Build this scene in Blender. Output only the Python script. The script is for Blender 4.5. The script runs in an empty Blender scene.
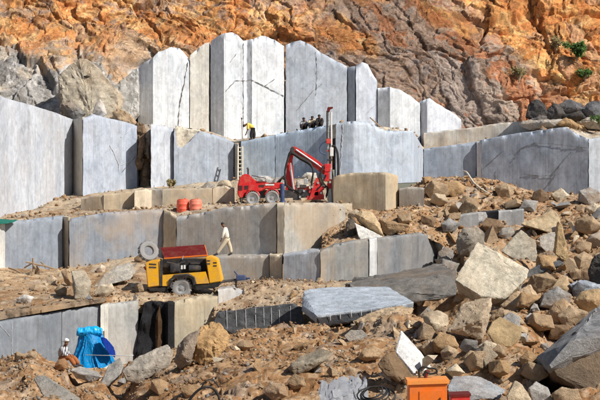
import bpy, bmesh, math, random
import numpy as np
from mathutils import Vector, Matrix, noise as mn

# ------------------------------------------------------------------ camera, light, exposure
scn = bpy.context.scene
COL = scn.collection
F = 1500.0            # focal length in photo pixels (600 wide)
EYE = 10.0            # eye height above the datum
cam_d = bpy.data.cameras.new('camera'); cam = bpy.data.objects.new('camera', cam_d); COL.objects.link(cam)
cam.location = (0, 0, EYE); cam.rotation_euler = (math.radians(90), 0, 0)
cam_d.sensor_width = 36.0; cam_d.lens = 36.0 * F / 600.0
cam_d.clip_start = 0.5; cam_d.clip_end = 2000
scn.camera = cam

SUN = Vector((0.68, -0.42, 0.68)).normalized()      # towards the sun
world = bpy.data.worlds.new('World'); scn.world = world; world.use_nodes = True
wn = world.node_tree.nodes; wl = world.node_tree.links
sky = wn.new('ShaderNodeTexSky'); sky.sky_type = 'NISHITA'; sky.sun_disc = False
sky.sun_elevation = math.asin(SUN.z); sky.sun_rotation = math.atan2(SUN.x, SUN.y)
bg = wn['Background']; bg.inputs['Strength'].default_value = 0.066
wl.new(sky.outputs['Color'], bg.inputs['Color'])
sd = bpy.data.lights.new('sun', 'SUN'); sd.energy = 5.0; sd.angle = math.radians(0.5); sd.color = (1.0, 0.95, 0.86)
so = bpy.data.objects.new('sun', sd); COL.objects.link(so); so.rotation_euler = SUN.to_track_quat('Z', 'Y').to_euler()
so.location = (60, -40, 80)
vs = scn.view_settings; vs.view_transform = 'Standard'; vs.look = 'None'; vs.gamma = 1.0; vs.exposure = 0.22
scn.cycles.max_bounces = 5; scn.cycles.diffuse_bounces = 3

# ------------------------------------------------------------------ helpers
def P(px, py, D):
    """photo pixel + distance -> point in the quarry"""
    return Vector(((px - 300.0) / F * D, D, EYE + (200.0 - py) / F * D))

def tag(o, label=None, cat=None, group=None, kind=None):
    if label: o['label'] = label
    if cat: o['category'] = cat
    if group: o['group'] = group
    if kind: o['kind'] = kind
    return o

def empty(name, loc, label, cat, group=None):
    o = bpy.data.objects.new(name, None); COL.objects.link(o); o.location = loc
    o.empty_display_size = 0.2
    return tag(o, label, cat, group)

def link(name, me, mat, parent=None, smooth=None):
    o = bpy.data.objects.new(name, me); COL.objects.link(o)
    if mat is not None and not me.materials: me.materials.append(mat)
    if parent is not None: o.parent = parent
    if smooth is not None:
        me.shade_smooth()
        me.set_sharp_from_angle(angle=math.radians(smooth))
    return o

def bm_obj(name, bm, mat, parent=None, smooth=None, normals=True):
    if normals: bmesh.ops.recalc_face_normals(bm, faces=bm.faces)
    me = bpy.data.meshes.new(name); bm.to_mesh(me); bm.free()
    return link(name, me, mat, parent, smooth)

def box(bm, c, s, rot=None, bevel=0.0):
    m = Matrix.Translation(c)
    if rot is not None: m = m @ rot.to_4x4()
    r = bmesh.ops.create_cube(bm, size=1.0, matrix=m @ Matrix.Diagonal((s[0], s[1], s[2], 1)))
    if bevel > 0:
        ed = list({e for v in r['verts'] for e in v.link_edges})
        bmesh.ops.bevel(bm, geom=ed, offset=bevel, segments=2, affect='EDGES', profile=0.5)

def tube(bm, pts, rad, n=8, cap=True):
    pts = [Vector(p) for p in pts]
    if not hasattr(rad, '__len__'): rad = [rad] * len(pts)
    rings = []
    up = Vector((0.13, 0.31, 0.94))
    for i, p in enumerate(pts):
        t = (pts[min(i + 1, len(pts) - 1)] - pts[max(i - 1, 0)]).normalized()
        a = t.cross(up)
        if a.length < 0.05: a = t.cross(Vector((1, 0, 0)))
        a.normalize(); b = t.cross(a)
        rings.append([bm.verts.new(p + (a * math.cos(2 * math.pi * k / n) + b * math.sin(2 * math.pi * k / n)) * rad[i]) for k in range(n)])
    for i in range(len(rings) - 1):
        for k in range(n):
            bm.faces.new((rings[i][k], rings[i][(k + 1) % n], rings[i + 1][(k + 1) % n], rings[i + 1][k]))
    if cap:
        bm.faces.new(rings[0]); bm.faces.new(list(reversed(rings[-1])))

def prism(bm, poly, y0, y1):
    """poly [(x,z)] extruded along y"""
    a = [bm.verts.new((x, y0, z)) for x, z in poly]; b = [bm.verts.new((x, y1, z)) for x, z in poly]
    n = len(poly)
    bm.faces.new(a); bm.faces.new(list(reversed(b)))
    for i in range(n): bm.faces.new((a[i], b[i], b[(i + 1) % n], a[(i + 1) % n]))

def lathe_y(bm, c, prof, n=28):
    """ring profile [(r, y)] round the y axis through c, closed"""
    rings = []
    for r, y in prof:
        rings.append([bm.verts.new((c[0] + r * math.cos(2 * math.pi * k / n), c[1] + y, c[2] + r * math.sin(2 * math.pi * k / n))) for k in range(n)])
    m = len(rings)
    for i in range(m):
        A, B = rings[i], rings[(i + 1) % m]
        for k in range(n): bm.faces.new((A[k], A[(k + 1) % n], B[(k + 1) % n], B[k]))

# ---- numpy noise
def _h(ix, iy, s):
    h = (ix.astype(np.int64) * 374761393 + iy.astype(np.int64) * 668265263 + int(s) * 974634541) & 0xFFFFFFFF
    h = ((h ^ (h >> 13)) * 1274126177) & 0xFFFFFFFF
    h = ((h ^ (h >> 16)) * 2246822519) & 0xFFFFFFFF
    h = h ^ (h >> 15)
    return (h & 0xFFFFFF) / float(0xFFFFFF)

def vnoise(x, y, s=0):
    ix = np.floor(x); iy = np.floor(y); fx = x - ix; fy = y - iy
    fx = fx * fx * (3 - 2 * fx); fy = fy * fy * (3 - 2 * fy)
    a = _h(ix, iy, s); b = _h(ix + 1, iy, s); c = _h(ix, iy + 1, s); d = _h(ix + 1, iy + 1, s)
    return a * (1 - fx) * (1 - fy) + b * fx * (1 - fy) + c * (1 - fx) * fy + d * fx * fy

def fbm(x, y, s=0, o=5, g=0.5):
    t = 0; a = 1; n = 0
    for k in range(o):
        t = t + a * vnoise(x, y, s + k * 17); n += a; a *= g; x = x * 2.03 + 3.1; y = y * 2.03 + 7.7
    return t / n

def worley(x, y, s=0):
    ix = np.floor(x); iy = np.floor(y); z = np.zeros_like(x)
    a = [np.full(x.shape, 9.0), z, z, z, z]; b = [np.full(x.shape, 9.0), z, z, z, z]     # dist, cell x, cell y, dx, dy
    for i in (-1, 0, 1):
        for j in (-1, 0, 1):
            gx = ix + i; gy = iy + j
            dx = x - gx - _h(gx, gy, s); dy = y - gy - _h(gx, gy, s + 91); d = np.sqrt(dx * dx + dy * dy)
            new = [d, gx, gy, dx, dy]
            m = d < a[0]; m2 = (~m) & (d < b[0])
            b = [np.where(m, p, np.where(m2, q, r)) for p, q, r in zip(a, new, b)]
            a = [np.where(m, q, p) for p, q in zip(a, new)]
    return a, b

def facets(x, y, s=0, tilt=0.9, crack=0.2, soft=0.35, step=1.0):
    """broken rock: every cell a tilted plane, the planes meeting in worn edges"""
    a, b = worley(x, y, s)
    def pl(c): return (_h(c[1], c[2], s + 5) - 0.5) * step + (_h(c[1], c[2], s + 6) - 0.5) * tilt * c[3] * 2 + (_h(c[1], c[2], s + 7) - 0.5) * tilt * c[4] * 2
    g = b[0] - a[0]; t = np.clip(g / soft, 0, 1)
    h = pl(a) * (0.5 + 0.5 * t) + pl(b) * (0.5 - 0.5 * t) - crack * np.clip(1 - g / 0.12, 0, 1)
    return h, _h(a[1], a[2], s + 8), g

def sstep(a, b, x):
    t = np.clip((x - a) / (b - a), 0, 1); return t * t * (3 - 2 * t)

def mixc(c0, c1, m):
    return c0 * (1 - m[..., None]) + np.asarray(c1)[None, None, :] * m[..., None]

def resample(row, xs):
    r = sorted(row); px = [p[0] for p in r]
    return np.interp(xs, px, [p[1] for p in r]), np.interp(xs, px, [p[2] for p in r])

def patch(name, rows, x0, x1, nx, ny, disp, color, mat, label=None):
    if name in ('terrace', 'gravel_bank', 'upper_terrace', 'top_terrace'): rows = [[(a, b + 14, c) for a, b, c in rows[0]]] + rows
    xs = np.linspace(x0, x1, nx); R = [resample(r, xs) for r in rows]
    PY = np.array([r[0] for r in R]); DD = np.array([r[1] for r in R]); n = len(rows)
    t = np.linspace(0, n - 1, ny); i = np.clip(np.floor(t).astype(int), 0, n - 2); f = (t - i)[:, None]
    def cr(A):
        p0 = A[np.maximum(i - 1, 0)]; p1 = A[i]; p2 = A[i + 1]; p3 = A[np.minimum(i + 2, n - 1)]
        c = 0.5 * (2 * p1 + (p2 - p0) * f + (2 * p0 - 5 * p1 + 4 * p2 - p3) * f * f + (3 * p1 - p0 - 3 * p2 + p3) * f ** 3)
        return 0.5 * c + 0.5 * (p1 * (1 - f) + p2 * f)
    py = cr(PY); D = cr(DD); px = np.broadcast_to(xs[None, :], py.shape)
    X = (px - 300) / F * D; Y = D.copy(); Z = EYE + (200 - py) / F * D
    V = np.stack([X, Y, Z], -1)
    du = np.gradient(V, axis=1); dv = np.gradient(V, axis=0)
    N = np.cross(du, dv); N /= np.linalg.norm(N, axis=-1, keepdims=True) + 1e-9
    if N[..., 1].mean() > 0 and N[..., 2].mean() < 0.2: N = -N
    arc = np.cumsum(np.linalg.norm(dv, axis=-1), 0).mean(1)[:, None] * np.ones_like(X)
    h = disp(X, arc, px, py)
    V = V + N * h[..., None]
    me = bpy.data.meshes.new(name)
    me.vertices.add(nx * ny); me.vertices.foreach_set('co', V.reshape(-1).astype(np.float32))
    a = (np.arange(ny - 1)[:, None] * nx + np.arange(nx - 1)[None, :]).reshape(-1)
    q = np.stack([a, a + 1, a + nx + 1, a + nx], -1).astype(np.int32)
    me.loops.add(q.size); me.loops.foreach_set('vertex_index', q.reshape(-1))
    me.polygons.add(len(q)); me.polygons.foreach_set('loop_start', (np.arange(len(q)) * 4).astype(np.int32))
    me.polygons.foreach_set('loop_total', np.full(len(q), 4, np.int32))
    me.update(calc_edges=True)
    C = color(X, arc, px, py, h)
    at = me.attributes.new('tint', 'FLOAT_COLOR', 'POINT')
    at.data.foreach_set('color', np.concatenate([np.clip(C, 0.005, 0.9), np.ones(C.shape[:2] + (1,))], -1).reshape(-1).astype(np.float32))
    me.validate()
    me.shade_smooth(); me.set_sharp_from_angle(angle=math.radians(24 if name == 'cliff' else 32))
    o = link(name, me, mat)
    tag(o, label, None, None, 'structure')
    return o

# ------------------------------------------------------------------ materials
def new_mat(name, rough=0.85, spec=0.25):
    m = bpy.data.materials.new(name); m.use_nodes = True
    nt = m.node_tree; b = nt.nodes['Principled BSDF']
    b.inputs['Roughness'].default_value = rough; b.inputs['Specular IOR Level'].default_value = spec
    return m, nt, b
class G:
    """little node-graph writer"""
    def __init__(s, nt): s.nt = nt
    def n(s, t, **k):
        x = s.nt.nodes.new(t)
        for a, v in k.items(): setattr(x, a, v)
        return x
    def l(s, a, b): s.nt.links.new(a, b)
    def pos(s, scale=(1, 1, 1), obj=False):
        if obj: src = s.n('ShaderNodeTexCoord').outputs['Object']
        else: src = s.n('ShaderNodeNewGeometry').outputs['Position']
        mp = s.n('ShaderNodeMapping'); mp.inputs['Scale'].default_value = scale; s.l(src, mp.inputs['Vector']); return mp.outputs[0]
    def noise(s, vec, scale, detail=5, rough=0.55, dist=0.0):
        x = s.n('ShaderNodeTexNoise'); x.inputs['Scale'].default_value = scale; x.inputs['Detail'].default_value = detail
        x.inputs['Roughness'].default_value = rough; x.inputs['Distortion'].default_value = dist; s.l(vec, x.inputs['Vector']); return x.outputs['Fac']
    def ramp(s, fac, *stops):
        r = s.n('ShaderNodeValToRGB'); e = r.color_ramp.elements
        while len(e) < len(stops): e.new(0.5)
        for k, (p, c) in enumerate(stops):
            e[k].position = p; e[k].color = (c, c, c, 1) if not hasattr(c, '__len__') else tuple(c) + (1,)
        s.l(fac, r.inputs[0]); return r.outputs[0]
    def mix(s, fac, a, b, mode='MIX'):
        x = s.n('ShaderNodeMix', data_type='RGBA', blend_type=mode)
        for sock, v in ((x.inputs['Factor'], fac), (x.inputs[6], a), (x.inputs[7], b)):
            if hasattr(v, 'is_output'): s.l(v, sock)
            elif hasattr(v, '__len__'): sock.default_value = tuple(v) + (1,)
            else: sock.default_value = v
        return x.outputs[2]
    def mul(s, a, b, op='MULTIPLY'):
        x = s.n('ShaderNodeMath', operation=op)
        for sock, v in ((x.inputs[0], a), (x.inputs[1], b)):
            if hasattr(v, 'is_output'): s.l(v, sock)
            else: sock.default_value = v
        return x.outputs[0]
    def bump(s, h, b, strength=0.5, dist=0.05):
        x = s.n('ShaderNodeBump'); x.inputs['Strength'].default_value = strength; x.inputs['Distance'].default_value = dist
        s.l(h, x.inputs['Height']); s.l(x.outputs[0], b.inputs['Normal'])

def mk_cut():
    m, nt, b = new_mat('sawn_stone', 0.7, 0.3); g = G(nt)
    oi = g.n('ShaderNodeObjectInfo'); base = oi.outputs['Color']; al = oi.outputs['Alpha']
    off = g.n('ShaderNodeVectorMath', operation='ADD'); g.l(g.n('ShaderNodeNewGeometry').outputs['Position'], off.inputs[0])
    cx = g.n('ShaderNodeCombineXYZ'); r9 = g.mul(oi.outputs['Random'], 37.0); g.l(r9, cx.inputs[0]); g.l(r9, cx.inputs[2]); g.l(cx.outputs[0], off.inputs[1])
    def pos(sc):
        mp = g.n('ShaderNodeMapping'); mp.inputs['Scale'].default_value = sc; g.l(off.outputs[0], mp.inputs['Vector']); return mp.outputs[0]
    streak = g.noise(pos((1, 1, 0.10)), 1.5, 6, 0.6)
    c = g.mix(1.0, base, g.ramp(streak, (0.25, 0.80), (0.45, 0.96), (0.6, 1.0), (0.8, 1.10)), 'MULTIPLY')
    fine = g.noise(pos((1, 1, 0.02)), 9.0, 3, 0.6)
    c = g.mix(1.0, c, g.ramp(fine, (0.3, 0.91), (0.5, 1.0), (0.7, 1.06)), 'MULTIPLY')
    grain = g.noise(pos((1, 1, 1)), 28.0, 3, 0.7)
    c = g.mix(1.0, c, g.ramp(grain, (0.3, 0.86), (0.7, 1.1)), 'MULTIPLY')
    saw = g.noise(pos((1, 1, 0.004)), 3.2, 2, 0.5)
    c = g.mix(1.0, c, g.ramp(saw, (0.482, 1.0), (0.50, 0.78), (0.518, 1.0)), 'MULTIPLY')
    chalk = g.noise(pos((1, 1, 0.07)), 2.3, 6, 0.7)
    c = g.mix(g.ramp(chalk, (0.60, 0.0), (0.72, 0.22)), c, g.mix(0.6, base, (0.75, 0.76, 0.78)))
    mot = g.noise(pos((1, 1, 0.6)), 0.55, 6, 0.65, 0.4)
    band = g.noise(pos((1, 1, 0.03)), 0.55, 4, 0.6)
    c = g.mix(1.0, c, g.ramp(band, (0.30, 0.82), (0.5, 1.0), (0.70, 1.08)), 'MULTIPLY')
    c = g.mix(g.ramp(mot, (0.44, 0.0), (0.66, 0.6)), c, g.mix(1.0, base, (0.66, 0.70, 0.76), 'MULTIPLY'))
    diag = g.noise(pos((1.6, 1.6, 0.7)), 1.1, 5, 0.6, 1.6)
    c = g.mix(1.0, c, g.ramp(diag, (0.34, 0.86), (0.5, 1.0), (0.64, 1.10)), 'MULTIPLY')
    cloud = g.noise(pos((1, 1, 1)), 2.6, 8, 0.7, 0.8)
    c = g.mix(1.0, c, g.ramp(cloud, (0.3, 0.80), (0.55, 1.0), (0.75, 1.14)), 'MULTIPLY')
    st = g.noise(pos((1, 1, 0.55)), 0.42, 7, 0.62, 0.6)
    c = g.mix(g.mul(g.ramp(st, (0.42, 0.0), (0.60, 1.0)), al), c, (0.52, 0.36, 0.20))
    vor = g.n('ShaderNodeTexVoronoi', feature='DISTANCE_TO_EDGE'); vor.inputs['Scale'].default_value = 0.20
    wv = g.n('ShaderNodeVectorMath', operation='ADD'); g.l(pos((1, 1, 0.6)), wv.inputs[0])
    nz = g.n('ShaderNodeTexNoise'); nz.inputs['Scale'].default_value = 0.8; nz.inputs['Detail'].default_value = 6; g.l(pos((1, 1, 1)), nz.inputs['Vector'])
    g.l(nz.outputs['Color'], wv.inputs[1]); g.l(wv.outputs[0], vor.inputs['Vector'])
    vein = g.ramp(vor.outputs['Distance'], (0.0, 0.30), (0.010, 0.0))
    c = g.mix(g.mul(vein, g.ramp(mot, (0.45, 0.0), (0.6, 1.0))), c, (0.10, 0.10, 0.10))
    g.l(c, b.inputs['Base Color'])
    h = g.mix(0.5, g.noise(pos((1, 1, 1)), 4.0, 9, 0.7), fine)
    g.bump(h, b, 0.35, 0.05)
    return m

def mk_rock():
    m, nt, b = new_mat('broken_rock', 0.88, 0.2); g = G(nt)
    oi = g.n('ShaderNodeObjectInfo'); base = oi.outputs['Color']
    p = g.pos()
    n1 = g.noise(p, 1.3, 8, 0.68, 0.5); n2 = g.noise(p, 6.0, 6, 0.65); n3 = g.noise(p, 0.45, 5, 0.6)
    c = g.mix(1.0, base, g.ramp(n1, (0.28, 0.55), (0.5, 1.0), (0.72, 1.3)), 'MULTIPLY')
    c = g.mix(1.0, c, g.ramp(n2, (0.3, 0.72), (0.65, 1.16)), 'MULTIPLY')
    c = g.mix(g.mul(g.ramp(n3, (0.48, 0.0), (0.62, 0.75)), oi.outputs['Alpha']), c, (0.38, 0.245, 0.135))
    n6 = g.noise(p, 24.0, 4, 0.7)
    c = g.mix(1.0, c, g.ramp(n6, (0.32, 0.84), (0.6, 1.07)), 'MULTIPLY')
    g.l(c, b.inputs['Base Color'])
    n4 = g.noise(g.pos((1, 1, 2.2)), 2.6, 8, 0.75, 1.2)
    h = g.mix(0.25, g.mix(0.5, g.mix(0.5, n1, n2), n4), n6)
    g.bump(h, b, 0.9, 0.14)
    return m

def mk_tint(name, s1=1.4, bd=0.15, joints=False):
    m, nt, b = new_mat(name, 0.92, 0.12); g = G(nt)
    at = g.n('ShaderNodeAttribute', attribute_name='tint'); p = g.pos()
    n1 = g.noise(p, s1, 8, 0.7, 0.4); n2 = g.noise(p, s1 * 6, 5, 0.7)
    c = g.mix(1.0, at.outputs['Color'], g.ramp(n1, (0.28, 0.55), (0.5, 1.0), (0.72, 1.35)), 'MULTIPLY')
    c = g.mix(1.0, c, g.ramp(n2, (0.3, 0.7), (0.66, 1.2)), 'MULTIPLY')
    n6 = g.noise(p, s1 * 20, 4, 0.75)
    c = g.mix(1.0, c, g.ramp(n6, (0.32, 0.66), (0.6, 1.16)), 'MULTIPLY')
    h = g.mix(0.3, g.mix(0.45, n1, n2), n6)
    if joints:
        for sc, st, wd in ((0.55, 0.5, 0.016), (1.7, 0.32, 0.022)):
            wv = g.n('ShaderNodeVectorMath', operation='ADD'); mp = g.n('ShaderNodeMapping'); mp.inputs['Rotation'].default_value = (0, 0.8, 0); mp.inputs['Scale'].default_value = (0.6, 1, 1.5)
            g.l(p, mp.inputs['Vector']); g.l(mp.outputs[0], wv.inputs[0])
            nz = g.n('ShaderNodeTexNoise'); nz.inputs['Scale'].default_value = 0.9; nz.inputs['Detail'].default_value = 8; nz.inputs['Roughness'].default_value = 0.7; g.l(p, nz.inputs['Vector'])
            sc_ = g.n('ShaderNodeVectorMath', operation='SCALE'); sc_.inputs[3].default_value = 1.6; g.l(nz.outputs['Color'], sc_.inputs[0]); g.l(sc_.outputs[0], wv.inputs[1])
            vo = g.n('ShaderNodeTexVoronoi', feature='DISTANCE_TO_EDGE'); vo.inputs['Scale'].default_value = sc; g.l(wv.outputs[0], vo.inputs['Vector'])
            ln = g.mul(g.ramp(vo.outputs['Distance'], (0.0, 1.0), (wd, 0.0)), g.ramp(g.noise(p, 0.5, 4), (0.42, 0.0), (0.58, st)))
            c = g.mix(ln, c, (0.055, 0.035, 0.025)); h = g.mix(ln, h, (0, 0, 0))
    g.l(c, b.inputs['Base Color'])
    g.bump(h, b, 0.9, bd)
    return m

def mk_plain(name, col, rough=0.5, spec=0.4, dirt=0.3, dcol=(0.35, 0.24, 0.14), metal=0.0, scale=3.0):
    m, nt, b = new_mat(name, rough, spec); g = G(nt); p = g.pos((1, 1, 1), True)
    n = g.noise(p, scale, 7, 0.65, 0.3); n2 = g.noise(p, scale * 5, 4, 0.6)
    c = g.mix(1.0, col, g.ramp(n2, (0.3, 0.9), (0.7, 1.06)), 'MULTIPLY')
    c = g.mix(g.ramp(n, (0.45, 0.0), (0.75, dirt)), c, dcol)
    g.l(c, b.inputs['Base Color']); b.inputs['Metallic'].default_value = metal
    g.l(g.ramp(n, (0.3, max(0.05, rough - 0.12)), (0.7, min(1, rough + 0.25))), b.inputs['Roughness'])
    g.bump(n2, b, 0.12, 0.01)
    return m

M = dict(
    cut=mk_cut(), rock=mk_rock(), cliff=mk_tint('cliff_rock', 1.3, 0.22, True), earth=mk_tint('rubble_earth', 1.8, 0.12),
    red=mk_plain('red_paint', (0.62, 0.015, 0.02), 0.44, 0.45, 0.5), yellow=mk_plain('yellow_paint', (0.80, 0.40, 0.01), 0.46, 0.45, 0.62),
    maroon=mk_plain('maroon_paint', (0.13, 0.010, 0.008), 0.5, 0.35, 0.12), black=mk_plain('black_rubber', (0.018, 0.018, 0.02), 0.6, 0.3, 0.15),
    dark=mk_plain('dark_metal', (0.035, 0.035, 0.04), 0.5, 0.4, 0.25), steel=mk_plain('worn_steel', (0.55, 0.56, 0.58), 0.35, 0.5, 0.3, metal=0.6),
    white=mk_plain('white_paint', (0.75, 0.75, 0.74), 0.5, 0.4, 0.25), blue=mk_plain('blue_paint', (0.03, 0.06, 0.16), 0.45, 0.5, 0.2),
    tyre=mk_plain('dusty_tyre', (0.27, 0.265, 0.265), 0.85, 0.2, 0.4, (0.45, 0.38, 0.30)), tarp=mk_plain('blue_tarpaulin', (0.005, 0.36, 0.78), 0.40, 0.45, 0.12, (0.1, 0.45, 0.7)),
    orange=mk_plain('orange_paint', (0.80, 0.17, 0.012), 0.4, 0.5, 0.25), orange_lit=mk_plain('sunlit_orange_paint', (0.85, 0.30, 0.06), 0.4, 0.5, 0.25),  # second orange is the lid's copy, lightened for sun on its top
    drum=mk_plain('faded_red_plastic', (0.72, 0.10, 0.05), 0.5, 0.4, 0.3, (0.75, 0.35, 0.25)), drum2=mk_plain('faded_pink_plastic', (0.74, 0.20, 0.13), 0.5, 0.4, 0.3, (0.75, 0.4, 0.3)),
    skin=mk_plain('brown_skin', (0.17, 0.075, 0.04), 0.55, 0.3, 0.05), hair=mk_plain('black_hair', (0.012, 0.01, 0.01), 0.5, 0.4, 0.0),
    cream=mk_plain('cream_cotton', (0.72, 0.69, 0.60), 0.9, 0.1, 0.12), khaki=mk_plain('pale_khaki_cotton', (0.55, 0.47, 0.35), 0.9, 0.1, 0.15),
    yshirt=mk_plain('yellow_cotton', (0.80, 0.58, 0.12), 0.9, 0.1, 0.1), dcloth=mk_plain('dark_cotton', (0.03, 0.028, 0.03), 0.9, 0.1, 0.1),
    gcloth=mk_plain('grey_cotton', (0.28, 0.29, 0.30), 0.9, 0.1, 0.1), ocloth=mk_plain('orange_brown_cotton', (0.34, 0.12, 0.045), 0.9, 0.1, 0.1),
    wood=mk_plain('grey_wood', (0.30, 0.22, 0.15), 0.85, 0.15, 0.3), pale=mk_plain('pale_pole', (0.62, 0.56, 0.46), 0.6, 0.3, 0.25),
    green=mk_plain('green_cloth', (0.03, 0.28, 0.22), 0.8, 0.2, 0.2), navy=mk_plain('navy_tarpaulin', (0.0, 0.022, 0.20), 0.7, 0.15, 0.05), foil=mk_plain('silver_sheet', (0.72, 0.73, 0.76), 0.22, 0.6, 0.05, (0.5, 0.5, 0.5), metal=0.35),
    crack=mk_plain('crack_dark', (0.16, 0.155, 0.15), 0.95, 0.05, 0.1), mark=mk_plain('pale_drill_mark', (0.62, 0.62, 0.62), 0.8, 0.2, 0.2, (0.35, 0.35, 0.36)),
)
def mk_leaf(name, c1, c2):
    m, nt, b = new_mat(name, 0.6, 0.3); g = G(nt)
    g.l(g.mix(g.ramp(g.noise(g.pos(), 2.5, 3), (0.35, 0.0), (0.65, 1.0)), c1, c2), b.inputs['Base Color']); return m
M['leaf'] = mk_leaf('shrub_leaf', (0.035, 0.085, 0.015), (0.075, 0.14, 0.03)); M['dryleaf'] = mk_leaf('dry_leaf', (0.16, 0.14, 0.06), (0.26, 0.20, 0.09))
def mk_stripe():
    m, nt, b = new_mat('striped_cotton', 0.9, 0.1); g = G(nt)
    w = g.n('ShaderNodeTexWave', wave_type='BANDS', bands_direction='X'); w.inputs['Scale'].default_value = 4.0; g.l(g.pos((1, 1, 1), True), w.inputs['Vector'])
    g.l(g.mix(g.ramp(w.outputs['Fac'], (0.4, 0.0), (0.6, 1.0)), (0.10, 0.10, 0.13), (0.62, 0.62, 0.62)), b.inputs['Base Color']); return m
M['stripe'] = mk_stripe()

# ------------------------------------------------------------------ the setting: base ground, cliff, terraces
bm = bmesh.new()
bmesh.ops.create_grid(bm, x_segments=8, y_segments=8, size=900)
base = bm_obj('quarry_floor', bm, None); base.location = (0, 300, -6); tag(base, 'bare tan quarry floor', None, None, 'structure')
_m, _nt, _b = new_mat('quarry_dust', 0.95, 0.1); _g = G(_nt)
_g.l(_g.mix(_g.noise(_g.pos(), 0.3, 8, 0.7), (0.30, 0.19, 0.10), (0.42, 0.30, 0.18)), _b.inputs['Base Color']); base.data.materials.append(_m)

def cliff_uv(X, A):
    c, s = math.cos(0.95), math.sin(0.95)      # joints dip steeply down to the right
    wx = (fbm(X * 0.22, A * 0.22, 3, 5) - .5) * 4.0; wy = (fbm(X * 0.22, A * 0.22, 33, 5) - .5) * 4.0
    return (X + wx) * c - (A + wy) * s, (X + wx) * s + (A + wy) * c, wx, wy

def cliff_disp(X, A, px, py):
    U, W, wx, wy = cliff_uv(X, A)
    big, r1, e1 = facets(U * 0.14, W * 0.26, 11, 1.2, 0.25, 0.05, 0.8)
    mid, r2, e2 = facets(U * 0.36, W * 0.62, 23, 1.2, 0.45, 0.05, 0.8)
    sml, r3, e3 = facets((X + wx) * 1.1, (A + wy) * 1.3, 37, 1.3, 0.25, 0.08, 0.6)
    tny, r4, e4 = facets((X + wx) * 3.0, (A + wy) * 3.4, 47, 1.3, 0.2, 0.12, 0.5)
    gz = sstep(270, 350, px) * sstep(560, 470, px - .35 * py)      # smooth jointed grey rock in the middle
    rt = sstep(450, 500, px - .4 * py + 20)                         # rounded orange masses on the right
    rnd_, r6, e6 = facets((X + wx) * 0.20, (A + wy) * 0.24, 151, 0.9, 0.6, 0.12, 0.9)
    return (0.62 * big + 0.32 * mid) * (1 - .25 * gz) + rt * 0.8 * rnd_ + (0.16 - .07 * gz) * sml + (0.075 - .02 * gz) * tny + 0.8 * (fbm(X * 0.10, A * 0.10, 5) - 0.5) + 0.14 * (fbm(X * 0.9, A * 0.9, 9) - 0.5) + 0.20 * (fbm(X * 3.2, A * 3.2, 14) - 0.5)

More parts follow.
